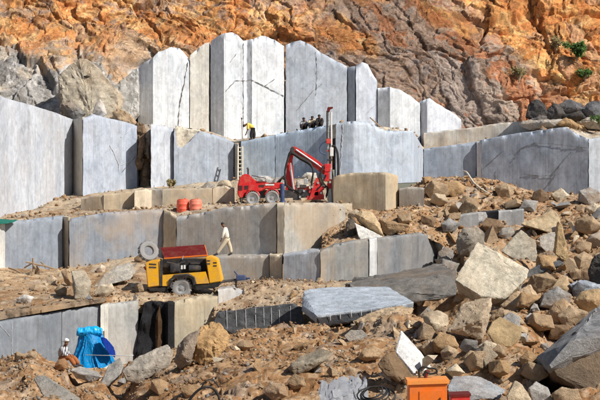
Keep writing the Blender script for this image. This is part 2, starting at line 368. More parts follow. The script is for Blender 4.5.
def cliff_col(X, A, px, py, h):
    U, W, wx, wy = cliff_uv(X, A)
    w = wx
    _, r2, e2 = facets(U * 0.36, W * 0.62, 23)
    _, r1, e1 = facets(U * 0.14, W * 0.26, 11)
    r5, e5 = r1, e1
    n1 = fbm(X * 0.22, A * 0.22, 41); n2 = fbm(X * 0.6, A * 0.6, 53); n3 = fbm(X * 1.6, A * 1.6, 61)
    n4 = fbm(X * 4.0, A * 4.0, 67); n5 = fbm((X + A) * 0.5, (A - X) * 1.6, 71)
    C = np.zeros(X.shape + (3,)) + np.array((0.49, 0.225, 0.09))
    C = mixc(C, (0.57, 0.33, 0.14), sstep(0.40, 0.66, 0.5 * n1 + 0.5 * n2))
    C = mixc(C, (0.66, 0.47, 0.25), sstep(0.47, 0.62, 0.4 * n2 + 0.6 * n5) * 0.9)
    C = mixc(C, (0.46, 0.185, 0.075), sstep(0.52, 0.68, 0.6 * n3 + 0.4 * n1) * 0.7)
    C = mixc(C, (0.60, 0.34, 0.14), sstep(0.50, 0.62, n4) * 0.5)
    C = mixc(C, (0.20, 0.09, 0.05), sstep(0.60, 0.70, fbm(X * 1.1, A * 0.6, 77)) * 0.55)
    C = mixc(C, (0.36, 0.29, 0.24), (r2 > 0.80) * 0.5)
    # grey-mauve bed in the middle, dipping right
    top = np.interp(px, [250, 290, 340, 390, 440, 500, 540, 600], [40, 24, 4, -10, -6, 40, 86, 110])
    lowr = sstep(-8, 14, py - top + 40 * (n2 - 0.5) + 14 * (n3 - .5)) * sstep(290, 340, px + 60 * (n1 - 0.5))
    stripe = fbm(W * 0.30, U * 0.12, 83, 4)
    grey = lowr * sstep(0.31, 0.43, stripe + 0.22 * (r5 - 0.5) + 0.12 * (n3 - .5) + .02)
    C = mixc(C, (0.35, 0.28, 0.235), grey * 0.93)
    C = mixc(C, (0.34, 0.31, 0.295), grey * sstep(0.42, 0.56, .6 * n5 + .4 * r5) * 0.8)
    C = mixc(C, (0.40, 0.17, 0.075), lowr * sstep(0.50, 0.60, .6 * fbm(W * 0.5, U * 0.14, 97, 4) + .4 * n3) * 0.75)
    C = mixc(C, (0.10, 0.055, 0.03), (e5 < .03) * .6)
    # grey-tan weathered foot on the left
    foot = sstep(30, 66, py + 40 * (n2 - 0.5) + 20 * (n3 - .5)) * sstep(320, 230, px)
    C = mixc(C, (0.44, 0.36, 0.28), foot * 0.7)
    C = mixc(C, (0.33, 0.31, 0.29), sstep(0.54, 0.62, 0.6 * n1 + .4 * n3) * 0.6 * sstep(330, 290, px))
    top_l = np.interp(px, [-160, 0, 16, 30, 55, 80, 95, 118, 138, 160], [52, 48, 46, 58, 72, 56, 60, 84, 66, 40])
    oc = sstep(-4, 6, py - top_l + 22 * (n3 - .5)) * sstep(158, 138, px)
    C = mixc(C, (0.40, 0.395, 0.385), oc * .95)
    C = mixc(C, (0.58, 0.48, 0.36), oc * sstep(.50, .62, n2) * .55)
    C = mixc(C, (0.66, 0.64, 0.62), oc * sstep(.50, .58, fbm(X * 1.1, A * .22, 107)) * .8)
    C = mixc(C, (0.20, 0.19, 0.18), oc * sstep(.58, .66, fbm(X * 1.0, A * .5, 109)) * .7)
    C = mixc(C, (0.10, 0.06, 0.035), (1 - oc) * sstep(.63, .69, fbm(U * 0.7, W * 2.2, 117, 4)) * .55)
    fac = (np.array((1.02, .88, .77)) + sstep(330, 280, px)[..., None] * np.array((.28, .22, .15)) + sstep(440, 520, px - .4 * py + 20)[..., None] * np.array((.34, .24, .12)))
    fac = fac * np.array((1.0, 1.05, 1.12)); C = C * (fac * (1 - oc[..., None]) + oc[..., None] * np.array((1.05, 1.03, 1.02)))
    return C * (0.86 + 0.28 * r1[..., None]) * (0.9 + .2 * r2[..., None])

cliff = patch('cliff', [
    [(-160, 190, 104), (118, 170, 104.5), (146, 170, 112.5), (300, 170, 113), (760, 160, 113)],
    [(-160, 104, 105.8), (60, 108, 106), (118, 108, 106.5), (146, 108, 113.3), (300, 110, 113.4), (520, 118, 113.6), (760, 112, 113.6)],
    [(-160, 62, 109.5), (60, 64, 109.5), (110, 64, 111.5), (150, 66, 115), (300, 64, 115), (520, 75, 115), (760, 70, 115.5)],
    [(-160, 22, 118.5), (200, 24, 118.5), (400, 30, 117.2), (520, 35, 118), (760, 25, 118.5)],
    [(-160, -20, 123), (300, -20, 122.5), (760, -20, 123)],
    [(-160, -100, 134), (300, -105, 134), (760, -100, 134)],
    [(-160, -120, 200), (300, -125, 200), (760, -120, 200)]], -130, 730, 940, 430, cliff_disp, cliff_col, M['cliff'],
    'orange and grey weathered rock cliff above the sawn benches')

PITS = [(432, 300, 26, 10, 1.5), (468, 341, 20, 8, .9), (538, 252, 14, 10, 1.4), (556, 333, 20, 10, 1.4), (583, 270, 12, 12, 1.4), (540, 288, 14, 9, 1.2), (505, 240, 12, 8, 1.0), (455, 258, 10, 8, 1.0), (120, 384, 12, 9, .9), (80, 374, 14, 6, .7), (440, 358, 16, 6, .6), (556, 372, 16, 9, .9)]
def earth_disp(k=1.0, off=0.0):
    def f(X, A, px, py):
        pit = sum(d * np.exp(-((px - x) / rx) ** 2 - ((py - y) / ry) ** 2) for x, y, rx, ry, d in PITS)
        w = fbm(X * 0.5, A * 0.5, 7) * 1.5
        a, _, _ = facets((X + w) * 0.45, (A + w) * 0.35, 101, 0.9, 0.0, 0.7)
        b, _, _ = facets((X + w) * 1.3, (A + w) * 1.1, 113, 0.9, 0.05, 0.6)
        c, _, _ = facets(X * 3.4 + w, A * 2.6, 127, 1.0, 0.1, 0.5)
        return off - pit + k * (0.30 * a + 0.14 * b * sstep(0.40, 0.6, fbm(X * 0.35, A * 0.35, 19)) + 0.085 * c + 0.05 * facets(X * 7 + w, A * 5, 137, 1.0, .1, .5)[0] + 0.45 * (fbm(X * 0.4, A * 0.3, 15) - 0.5) + 0.10 * (fbm(X * 2.2, A * 1.6, 25) - 0.5))
    return f
def earth_col(c0=(0.34, 0.195, 0.095), c1=(0.44, 0.285, 0.16), mul=(1.05, 1.01, 0.98)):
    def f(X, A, px, py, h):
        w = fbm(X * 0.5, A * 0.5, 7) * 1.5
        _, r1, _ = facets((X + w) * 1.3, (A + w) * 1.1, 113)
        _, r2, _ = facets(X * 3.4 + w, A * 2.6, 127)
        C = np.zeros(X.shape + (3,)) + np.array(c0)
        C = mixc(C, c1, sstep(0.4, 0.6, fbm(X * 0.3, A * 0.3, 29)))
        C = mixc(C, (0.26, 0.135, 0.062), sstep(0.50, 0.66, fbm(X * 0.8, A * 0.8, 31)) * 0.7)
        C = mixc(C, (0.38, 0.34, 0.29), ((r1 > 0.84) * 0.45))
        C = mixc(C, (0.52, 0.40, 0.27), ((r2 > 0.84) * 0.5))
        C = mixc(C, (0.55, 0.44, 0.32), sstep(0.60, 0.70, fbm(X * 3.1, A * 2.5, 35)) * 0.5)
        return C * (0.88 + 0.24 * r2[..., None]) * np.array(mul)
    return f

ground = patch('ground', [
    [(-120, 520, 26), (720, 520, 26)],
    [(-120, 412, 38), (100, 412, 38), (300, 408, 38), (450, 412, 38), (720, 412, 38)],
    [(-120, 390, 48), (0, 386, 48), (60, 386, 48), (120, 395, 48), (170, 380, 48), (220, 372, 48), (300, 375, 48), (400, 380, 48), (450, 368, 48), (500, 356, 48), (560, 360, 48), (720, 380, 48)],
    [(-120, 370, 57), (0, 364, 57), (30, 356, 57), (60, 371, 57), (95, 390, 57), (140, 386, 57), (180, 366, 57), (210, 356, 57), (260, 350, 57), (300, 350, 57), (360, 342, 57), (410, 338, 57), (450, 332, 57), (500, 328, 57), (560, 330, 57), (720, 345, 57)],
    [(-120, 366, 65), (0, 361, 65), (35, 353, 65), (60, 367, 65), (100, 374, 65), (150, 364, 65), (180, 350, 65), (205, 340, 65), (240, 333, 66), (300, 330, 66), (350, 326, 66), (395, 309, 66), (440, 308, 66), (480, 310, 66), (540, 308, 66), (720, 322, 64)],
    [(-120, 372, 70), (0, 362, 71), (60, 362, 71), (100, 366, 72), (150, 358, 72), (180, 350, 72), (240, 332, 70), (300, 330, 70), (350, 328, 70), (400, 326, 70), (440, 326, 70), (490, 324, 70), (540, 308, 70), (720, 318, 70)],
    [(-120, 368, 76), (0, 358, 77), (100, 358, 78), (300, 330, 78), (720, 312, 76)]], -120, 720, 620, 420, (lambda X, A, px, py, e=earth_disp(1.0, -0.25): e(X, A, px, py) + 1.3 * (fbm(X * 0.20, A * 0.15, 63, 3) - .5) * sstep(420, 395, py)), earth_col(), M['earth'],
    'tan rubble and earth in the foreground')

slope = patch('earth_slope', [
    [(330, 332, 64), (400, 322, 64), (440, 320, 64), (500, 314, 64), (560, 312, 64), (760, 332, 62)],
    [(330, 326, 71), (395, 324, 71), (420, 326, 71), (480, 324, 71), (500, 306, 71), (560, 296, 71), (600, 294, 70), (760, 302, 68)],
    [(330, 290, 79), (400, 281, 80), (445, 275, 80), (500, 276, 77), (560, 272, 76), (600, 270, 75), (760, 272, 74)],
    [(330, 286, 84), (400, 276, 86), (440, 264, 85), (460, 252, 83), (500, 247, 82), (560, 242, 82), (600, 237, 82), (760, 237, 80)],
    [(330, 280, 88), (400, 266, 89), (445, 237, 89), (470, 229, 89), (520, 227, 89), (560, 221, 88.5), (600, 213, 88.5), (760, 210, 86)],
    [(330, 268, 92), (395, 245, 93), (424, 222, 93), (445, 209, 92), (480, 210, 92), (523, 207, 92), (560, 206, 92.5), (600, 200, 92.5), (760, 198, 90)],
    [(330, 250, 96), (395, 215, 96), (424, 192, 95), (450, 184, 96), (480, 186, 97), (520, 191, 97), (560, 194, 97), (600, 193, 97), (760, 190, 96)],
    [(330, 238, 100), (395, 190, 99), (424, 174, 99.5), (440, 170, 100), (477, 172, 101), (500, 178, 101), (540, 189, 100.3), (588, 188, 100.8), (760, 187, 100)],
    [(330, 236, 108), (424, 180, 108), (477, 178, 108), (760, 188, 108)]], 330, 760, 400, 360, earth_disp(1.0, -0.45), earth_col((0.34, 0.215, 0.12), (0.40, 0.275, 0.17)), M['earth'],
    'steep slope of broken tan rubble on the right')

bank = patch('earth_bank', [
    [(322, 254, 82.9), (350, 244, 83.6), (420, 236, 85.7), (440, 243, 86.4), (458, 254, 87)],
    [(322, 246, 85), (350, 234, 86), (400, 223, 87), (430, 223, 88), (458, 229, 88)],
    [(322, 235, 87), (350, 221, 88), (400, 211, 89.6), (425, 208, 91), (458, 207, 91)],
    [(322, 230, 91), (350, 208, 91), (400, 207, 93), (425, 191, 95), (458, 186, 96)]], 322, 458, 130, 90, earth_disp(0.7), earth_col((0.36, 0.225, 0.12), (0.42, 0.28, 0.165)), M['earth'],
    'tan earth lying on top of the long sawn bench')

terrace = patch('terrace', [
    [(-140, 338, 66.5), (0, 313, 70.8), (100, 300, 74), (143, 299, 75.2), (217, 298, 77), (300, 298, 77)],
    [(-140, 305, 73), (0, 297, 75), (100, 294, 77), (150, 294, 77.5), (217, 294.5, 78.5), (300, 291, 79)],
    [(-140, 285, 80), (0, 281, 81), (70, 286, 81), (140, 280, 82), (217, 284, 82), (300, 283, 82)],
    [(-140, 272, 86.5), (0, 267, 86.3), (69, 269, 87.5), (110, 263, 88), (150, 256, 88.8), (200, 270, 86), (217, 282, 84.6), (300, 283, 83)],
    [(-140, 272, 91), (0, 267, 91), (110, 263, 92), (150, 258, 92), (217, 282, 89), (300, 283, 89)]], -140, 300, 300, 120, earth_disp(0.55), earth_col((0.46, 0.31, 0.19), (0.54, 0.41, 0.28), (.96, .95, .92)), M['earth'],
    'dusty terrace of earth where the yellow compressor is parked')

gbank = patch('gravel_bank', [
    [(214, 338, 75.3), (240, 334, 75.3), (300, 328, 75.3), (352, 320, 75.3)],
    [(214, 307, 75.8), (240, 306, 75.8), (300, 303, 75.8), (352, 299, 75.8)],
    [(214, 292, 79), (240, 286, 79), (262, 281, 79), (300, 282, 79), (352, 286, 79)],
    [(214, 285, 82), (262, 283, 82.5), (300, 282, 82), (352, 281, 82)]], 214, 352, 150, 70, earth_disp(0.4), earth_col((0.42, 0.30, 0.20), (0.50, 0.38, 0.27), (.96, .95, .92)), M['earth'],
    'low bank of gravel under the middle bench')

rterr = patch('upper_terrace', [
    [(-140, 226, 84), (5, 222, 86.6), (60, 218, 88.9), (163, 210, 90), (176, 216, 89.4), (240, 207, 88.2), (283, 204, 87.2), (352, 204.5, 88.3)],
    [(-140, 222, 90), (60, 213, 91), (163, 208, 92), (240, 204.5, 91), (352, 204, 91)],
    [(-140, 218, 94), (60, 206, 95), (237, 201, 95.5), (352, 204, 94.5)],
    [(-140, 214, 97), (60, 196, 98), (140, 189, 99), (180, 186, 99.6), (237, 180, 100), (262, 179, 100), (330, 179, 98), (352, 192, 97)],
    [(-140, 214, 104), (60, 196, 104), (140, 189, 104), (237, 181, 105), (330, 180, 104), (352, 192, 103)]], -140, 352, 320, 90, earth_disp(0.4), earth_col((0.46, 0.36, 0.26), (0.56, 0.47, 0.36), (.96, .95, .92)), M['earth'],
    'narrow earth terrace that carries the drilling rig')

topt = patch('top_terrace', [
    [(110, 124, 101.9), (172, 129, 102), (234, 144, 103.7), (241, 142, 104.0), (327, 126, 101.7), (336, 124, 99.6), (355, 122, 99.6), (413, 132, 101.7), (423, 149.5, 105.6), (477, 143, 105), (520, 134, 103.8), (566, 128, 102.6), (588, 139, 101.9), (740, 139, 106)],
    [(110, 120, 106), (172, 128, 106), (210, 132, 106), (234, 140, 106), (327, 128, 105), (413, 132, 105), (423, 148, 107), (477, 142, 107), (566, 128, 106), (740, 138, 107)],
    [(110, 120, 115), (234, 140, 115), (423, 146, 115), (740, 138, 115)]], 110, 740, 320, 60, earth_disp(0.25), earth_col((0.52, 0.46, 0.39), (0.60, 0.55, 0.48), (.96, .95, .92)), M['earth'],
    'pale dusty ledge under the tall sawn faces')

# ------------------------------------------------------------------ sawn benches
def noise_line(xs, amp, seed, f):
    return (fbm(np.asarray(xs) * f, np.zeros(len(xs)) + seed * 3.7, seed, 4) - 0.5) * 2 * amp

WSEED = [0]
def wall(name, plan, top, bot, thick, col, stain, label, cat='stone block', step=2.0, chip=1.3, relief=0.035, group=None, parent=None, back_drop=0.0, flute=0.0, kind=None, mat='cut'):
    """one block of the quarry: its front follows plan [(px,D)], top and bottom edges [(px,py)], real thickness behind"""
    WSEED[0] += 1; s = WSEED[0]
    x0, x1 = plan[0][0], plan[-1][0]
    xs = set(np.linspace(x0, x1, max(3, int((x1 - x0) / step))))
    corners = [p[0] for p in plan] + [p[0] for p in top]
    xs = np.array(sorted(xs | set(float(c) for c in corners if x0 <= c <= x1)))
    xs = xs[np.concatenate([[True], np.diff(xs) > 0.05])]
    D = np.interp(xs, [p[0] for p in plan], [p[1] for p in plan])
    ty = np.interp(xs, [p[0] for p in top], [p[1] for p in top]) + noise_line(xs, chip * 0.38, s, 0.7)
    by = np.interp(xs, [p[0] for p in bot], [p[1] for p in bot])
    nr = max(7, int((by - ty).max() / 3.0))
    n = len(xs); prof = []
    # front, bottom to top
    tt = np.concatenate([np.linspace(0, .93, nr - 4), [.955, .975, .99, 1.0]])
    pts = np.zeros((nr + 4, n, 3))
    for r, t in enumerate(tt):
        py = by + (ty - by) * t
        rel = (fbm(xs * 0.09 + s, py * 0.09, s + 5, 4) - 0.5) * 2 * relief
        rel += flute * np.sin(xs * 2.1)
        edge = np.clip((t - 0.93) / 0.07, 0, 1)
        ch = np.clip(fbm(xs * 0.30 + s, xs * 0, s + 9, 3) - 0.5, 0, 1) * 0.9 * edge ** 2 * chip
        Dd = D + rel + ch + 0.05 * edge ** 3
        pts[r, :, 0] = (xs - 300) / F * D; pts[r, :, 1] = Dd; pts[r, :, 2] = EYE + (200 - py) / F * D
    ztop = pts[nr - 1, :, 2]; zb = pts[0, :, 2]
    for k, (dt, dz) in enumerate(((0.10, 0.03), (0.55, 0.0), (1.0, 0.0))):
        pts[nr + k, :, 0] = pts[nr - 1, :, 0]; pts[nr + k, :, 1] = D + 0.1 + thick * dt
        pts[nr + k, :, 2] = ztop + dz - back_drop * dt + (noise_line(xs, 0.07, s + k, 0.3) if k else 0)
    pts[nr + 3, :, 0] = pts[0, :, 0]; pts[nr + 3, :, 1] = D + 0.1 + thick; pts[nr + 3, :, 2] = zb
    # tiny wobble of the end edges
    for c in (0, n - 1):
        pts[:nr, c, 0] += noise_line(np.arange(nr) * 3.0, 0.03 * chip, s + 31 + c, 0.2)
    K = nr + 4
    c0 = pts.reshape(-1, 3).mean(0)
    vb = (pts - c0).reshape(-1, 3)
    faces = []
    for r in range(K):
        r2 = (r + 1) % K
        for c in range(n - 1):
            faces.append((r * n + c, r * n + c + 1, r2 * n + c + 1, r2 * n + c))
    faces.append([r * n for r in range(K)][::-1]); faces.append([r * n + n - 1 for r in range(K)])
    me = bpy.data.meshes.new(name); me.from_pydata(vb.tolist(), [], faces); me.update()
    bmx = bmesh.new(); bmx.from_mesh(me); bmesh.ops.recalc_face_normals(bmx, faces=bmx.faces); bmx.to_mesh(me); bmx.free()
    o = link(name, me, M[mat], parent, 35)
    o.location = c0 if parent is None else Vector(c0) - parent.location
    o.color = tuple(col) + (stain,)
    if parent is None: tag(o, label, cat, group, kind)
    elif label: o['label'] = label
    return o

def on_plan(plan, px):
    return float(np.interp(px, [p[0] for p in plan], [p[1] for p in plan]))

def crack(owner, plan, pts, w=0.05, name='crack', mat='crack'):
    """a crack as a narrow strip lying on the sawn face"""
    bm = bmesh.new(); pr = None
    dens = []
    for (a, b) in zip(pts[:-1], pts[1:]):
        k = max(2, int(math.hypot(b[0] - a[0], b[1] - a[1]) / 2))
        for i in range(k): dens.append((a[0] + (b[0] - a[0]) * i / k, a[1] + (b[1] - a[1]) * i / k))
    dens.append(pts[-1])
    rnd = random.Random(len(dens) * 7 + int(pts[0][0]))
    q = [P(x + rnd.uniform(-.4, .4), y + rnd.uniform(-.3, .3), on_plan(plan, x) - 0.035) - owner.location for x, y in dens]
    tube(bm, q, [w * .8 * rnd.uniform(0.15, 1.0) for _ in q], 5)
    return bm_obj(name, bm, M[mat], owner)

WHITE = (0.77, 0.80, 0.84); PALE = (0.56, 0.60, 0.67); BLUE = (0.36, 0.41, 0.50); GREY = (0.30, 0.32, 0.36); BEIGE = (0.52, 0.43, 0.31); TANB = (0.46, 0.36, 0.24); GT = (0.36, 0.34, 0.31)

# top row
pl = [(138, 109.4), (153, 108.6), (189, 109.2)]
wA = wall('sawn_block', pl, [(138, 66), (145, 62), (153, 57), (158, 52), (166, 49), (171, 47), (179, 48), (184, 53), (189, 60)], [(138, 132), (189, 146)], 3.5, WHITE, 0.0, 'tall white sawn block with shaded side face, first of the top row')
pl2 = [(190, 109.2), (209, 109.2)]
w = wall('sawn_block', pl2, [(190, 55), (197, 49), (205, 43), (209, 42)], [(190, 146), (209, 146)], 3.5, (0.80, 0.78, 0.72), 0.15, 'creamy white sawn slab right of the split white block, top row')
crack(wA, pl, [(188, 62), (184, 85), (180, 102), (178, 128)], 0.055)
pl = [(210.6, 109.25), (224, 108.5), (244, 108.9), (247, 109.2), (252, 109.0), (284, 109.5)]
wB = wall('sawn_block', pl, [(210.6, 41), (218, 36), (224, 33), (232, 32), (238, 35), (243, 41), (252, 39), (263, 35), (275, 40), (284, 46)], [(210.6, 148), (284, 148)], 3.5, WHITE, 0.0, 'widest white sawn block with branching crack and shaded left side, top row')
crack(wB, pl, [(226, 91), (235, 81), (252, 80), (264, 86), (275, 79)], 0.04)
crack(wB, pl, [(264, 86), (274, 91), (284, 96)], 0.035)
crack(wB, pl, [(230, 62), (236, 54)], 0.03); crack(wB, pl, [(243.5, 42), (243.5, 130)], 0.03); crack(wB, pl, [(251, 41), (251, 130)], 0.03)
pl = [(285.8, 109.45), (347, 109.7)]
wC = wall('sawn_block', pl, [(285.8, 45), (292, 42), (300, 40), (310, 44), (322, 53), (335, 60), (347, 66)], [(285.8, 148), (347, 148)], 3.5, (0.48, 0.53, 0.61), 0.05, 'wide pale grey sawn block with sloping top in the middle of the top row')
crack(wC, pl, [(316, 52), (317, 70), (316, 95)], 0.03)
crack(wC, pl, [(297, 110), (312, 92), (322, 84)], 0.025)
pl = [(348, 109.75), (355, 109.4)]
wall('sawn_block', pl, [(348, 67), (355, 66)], [(348, 148), (355, 148)], 3.5, (0.42, 0.46, 0.54), 0.0, 'narrow blue grey sawn strip between two pale blocks, top row')
pl = [(356, 109.3), (377, 109.6)]
wall('sawn_block', pl, [(356, 66), (362, 62), (368, 64), (374, 76), (377, 80)], [(356, 148), (377, 148)], 3.5, (0.62, 0.66, 0.74), 0.0, 'slim pale sawn block with pointed top, top row')
pl = [(378, 109.5), (390, 109.0), (420, 109.5)]
w = wall('sawn_block', pl, [(378, 88), (390, 87), (399, 89), (408, 94), (420, 103)], [(378, 148), (420, 150)], 3.5, WHITE, 0.0, 'white sawn block with downward sloping top behind the long rod, top row')
pl = [(421, 109.5), (427, 109.2), (461, 109.6)]
wall('sawn_block', pl, [(421, 101), (430, 98), (437, 103), (445, 108), (455, 114), (461, 119)], [(421, 150), (461, 150)], 3.5, (0.70, 0.73, 0.80), 0.0, 'last pale sawn block at the right end of the top row')

# second row
plw1 = [(-70, 82), (0, 89.5), (72, 99.5)]
w1 = wall('sawn_block', plw1, [(-70, 70), (0, 97), (30, 105), (55, 113), (72, 120)], [(-70, 255), (0, 228), (72, 216)], 5, (0.51, 0.54, 0.6), 0.12, 'large white sawn wall block at the far left', relief=0.04)
wall('sawn_block', [(72.8, 99.7), (82.5, 98)], [(72.8, 119.5), (82.5, 117)], [(72.8, 216), (82.5, 206)], 4, (0.56, 0.52, 0.45), 0.2, 'narrow beige sawn strip beside the large white wall block')
plw2 = [(83, 97.6), (137, 101)]
w2 = wall('sawn_block', plw2, [(83, 118), (92, 114), (107, 118), (125, 122), (137, 126)], [(83, 203), (137, 196)], 4, (0.43, 0.475, 0.56), 0.06, 'pale blue sawn block with a curved white scar')
crack(w2, plw2, [(110, 145), (115, 155), (119, 165), (119, 171)], 0.04, 'scar', 'mark')
crack(w2, plw2, [(121, 137), (133, 127)], 0.03, 'scar', 'mark'); crack(w2, plw2, [(122, 172), (135, 157)], 0.03); crack(w2, plw2, [(121, 165), (134, 160)], 0.025, 'scar', 'mark')
plw3 = [(151, 99.2), (173, 101)]
wall('sawn_block', plw3, [(151, 124), (162, 126), (173, 128)], [(151, 194), (173, 194)], 4, (0.5, 0.535, 0.6), 0.05, 'slim pale sawn block right of the dark rubble crevice')
plw4 = [(174, 100.6), (233.5, 102.4)]
w4 = wall('sawn_block', plw4, [(174, 129), (177, 146), (181, 148), (190, 141), (198, 131), (212, 134), (225, 138), (233.5, 143)], [(174, 192), (233.5, 188)], 4, (0.37, 0.415, 0.49), 0.06, 'pale blue sawn block with a broken dusty top corner')
wall('rough_block', [(175, 101.2), (200, 101.9)], [(175, 126), (200, 130)], [(175, 152), (200, 152)], 2.5, (0.62, 0.56, 0.46), 0.5, 'broken dusty shoulder behind the chipped pale blue block', chip=2.2, relief=.35, mat='rock', step=1.2)
wall('sawn_block', [(234, 102.6), (238, 101.8)], [(234, 143), (238, 144)], [(234, 186), (238, 186)], 3, (0.60, 0.56, 0.49), 0.2, 'thin beige sawn edge behind the ladder')
plw5 = [(241, 103.2), (275, 102.3)]
w5 = wall('sawn_block', plw5, [(241, 141.5), (275, 135)], [(241, 188), (275, 186)], 4, (0.56, 0.67, 0.80), 0.03, 'blue grey sawn block under the worker in yellow')
plw5 = [(275.6, 102.3), (328, 100.8)]
wall('sawn_block', plw5, [(275.6, 134.5), (300, 130), (328, 125)], [(275.6, 186), (328, 184)], 4, (0.56, 0.67, 0.80), 0.03, 'blue grey sawn block under the three sitting workers')
plw6 = [(336, 98.6), (354, 98.5), (413, 100.6), (423, 104.6)]
w6 = wall('sawn_block', plw6, [(336, 123), (355, 121), (366, 121.5), (378, 127), (386, 130.5), (400, 131), (413, 130.5), (418, 139), (423, 149)], [(336, 186), (423, 182)], 4, (0.47, 0.53, 0.62), 0.04, 'light blue sawn block with a rod lying on top')
crack(w6, plw6, [(343, 124), (342, 150), (340, 176)], 0.03, 'scar', 'mark')
plw7 = [(424, 105.2), (476, 104.6)]
wall('sawn_block', plw7, [(424, 149), (450, 145.5), (476, 142)], [(424, 182), (476, 182)], 4, (0.36, 0.41, 0.49), 0.04, 'blue grey sawn block under the dusty ledge')
wall('sawn_block', [(477, 104.4), (481.5, 104.2)], [(477, 142), (481.5, 141)], [(477, 184), (481.5, 184)], 3, (0.80, 0.80, 0.80), 0.0, 'bright white sawn strip between two grey blocks')
plw8 = [(482, 104.0), (520, 102.9), (588, 101.0)]
w8 = wall('sawn_block', plw8, [(482, 140), (500, 136.5), (520, 133), (545, 130), (566, 127), (576, 133), (588, 138.5)], [(482, 190), (530, 196), (552, 202), (588, 200)], 4, (0.43, 0.485, 0.57), 0.05, 'dark grey sawn block with branching cracks on the right')
crack(w8, plw8, [(514, 160), (521, 148), (535, 143), (555, 144), (588, 148)], 0.03)
crack(w8, plw8, [(485, 167), (495, 158), (504, 150)], 0.025); crack(w8, plw8, [(524, 174), (540, 176), (555, 175), (549, 186)], 0.035)
crack(w8, plw8, [(550, 178), (560, 165), (571, 152)], 0.03); crack(w8, plw8, [(498, 169), (498, 180)], 0.035)
wall('sawn_block', [(588.8, 101.1), (680, 104)], [(588.8, 139), (610, 136), (680, 130)], [(588.8, 200), (680, 205)], 4, (0.46, 0.50, 0.56), 0.05, 'light grey sawn block cut by the right edge')
# dusty ledge behind
wall('stone_ledge', [(424, 108), (500, 107), (570, 105.6), (700, 106)], [(424, 133), (450, 130), (470, 128), (500, 123), (540, 120), (566, 116), (575, 119), (700, 119)], [(424, 152), (700, 150)], 5, (0.64, 0.60, 0.54), 0.35, 'pale dusty stone ledge above the dark grey block', 'stone ledge', chip=1.6, relief=0.12)
# low blocks on the rig terrace
LOW = 'low blocks along the rig terrace'
wall('rough_block', [(81, 92.5), (103, 92.0)], [(81, 198), (92, 196), (103, 195)], [(81, 222), (103, 218)], 3, (0.40, 0.36, 0.30), 0.4, 'low grey brown block under the pale blue block with the scar', chip=1.4, relief=0.10)
wall('rough_block', [(103.6, 91.9), (134, 92.3)], [(103.6, 194.5), (120, 193), (134, 190.5)], [(103.6, 218), (134, 216)], 3, (0.44, 0.38, 0.29), 0.5, 'low tan block below the dark crevice', chip=1.4, relief=0.10)
wall('rough_block', [(134.5, 91.6), (151, 92.1)], [(134.5, 191), (145, 189.5), (151, 190)], [(134.5, 216), (151, 216)], 3, (0.62, 0.54, 0.42), 0.3, 'broken cream block between two low tan blocks', chip=2.2, relief=0.18)
wall('rough_block', [(152, 92.6), (162, 92.4)], [(152, 188), (162, 189)], [(152, 215), (162, 214)], 3, (0.44, 0.41, 0.37), 0.3, 'small grey block left of the red drums', chip=1.6, relief=0.12)
wall('rough_block', [(162.6, 92.6), (212, 93.4)], [(162.6, 189), (185, 188.5), (212, 188)], [(162.6, 216), (212, 213)], 3, (0.36, 0.32, 0.26), 0.4, 'long low brown grey block behind the red drums', chip=1.2, relief=0.08)
wall('rough_block', [(213, 93.6), (234, 93.8)], [(213, 187.5), (224, 186), (234, 188)], [(213, 212), (234, 211)], 3, (0.52, 0.46, 0.38), 0.4, 'low pale rubble block left of the drilling rig', chip=2.4, relief=0.2)
plb = [(333.5, 91.2), (385.5, 90.2), (398, 91.8)]
wall('rough_block', plb, [(333.5, 178), (340, 175), (354, 173), (385.5, 172.5), (392, 174), (398, 176)], [(333.5, 212), (398, 214)], 3.5, (0.50, 0.42, 0.31), 0.5, 'squared beige block right of the drilling mast', chip=1.0, relief=0.06)
wall('rough_block', [(399.5, 91.4), (424, 90.8)], [(399.5, 189), (412, 187), (424, 188)], [(399.5, 222), (424, 222)], 3, (0.40, 0.38, 0.35), 0.2, 'small grey squared block against the rubble slope', chip=1.0, relief=0.06)

# third row
wall('sawn_block', [(-90, 82), (4.5, 86.2)], [(-90, 228), (4.5, 222)], [(-90, 290), (4.5, 280)], 4, (0.64, 0.64, 0.62), 0.2, 'whitish sawn block at the left edge under the green cloth')
wall('sawn_block', [(5.2, 86.4), (62, 88.4)], [(5.2, 222.5), (30, 219.5), (62, 216)], [(5.2, 282), (62, 278)], 4, (0.27, 0.305, 0.36), 0.05, 'blue grey sawn block behind the broken timber')
wall('sawn_block', [(62.6, 88.8), (68.4, 88.2)], [(62.6, 216), (68.4, 217.5)], [(62.6, 278), (68.4, 278)], 3, (0.50, 0.45, 0.38), 0.3, 'narrow beige sawn strip between two blue grey blocks', chip=1.5)
plw11 = [(69.4, 87.8), (163, 89.6)]
wall('sawn_block', plw11, [(69.4, 219), (80, 217), (105, 213), (135, 211), (163, 209.5)], [(69.4, 280), (163, 266)], 4, (0.26, 0.295, 0.35), 0.4, 'long blue grey sawn block stained tan beside the loose tyre')
wall('sawn_block', [(163.4, 89.4), (176, 88.8)], [(163.4, 210), (170, 212), (176, 217)], [(163.4, 266), (176, 266)], 3, (0.55, 0.46, 0.34), 0.6, 'tan sawn strip with chipped top behind the raised lid', chip=1.8)
wall('sawn_block', [(176.6, 88.8), (276.5, 86.8)], [(176.6, 217), (200, 213.5), (225, 208), (250, 206), (276.5, 203)], [(176.6, 280), (276.5, 268)], 4, (0.4, 0.4, 0.4), 0.28, 'wide grey tan sawn wall behind the walking man')
wall('sawn_block', [(277.2, 86.5), (284, 86.3)], [(277.2, 203), (284, 203)], [(277.2, 266), (284, 264)], 3, (0.62, 0.54, 0.42), 0.3, 'narrow cream sawn rib right of the walking man', chip=1.4)
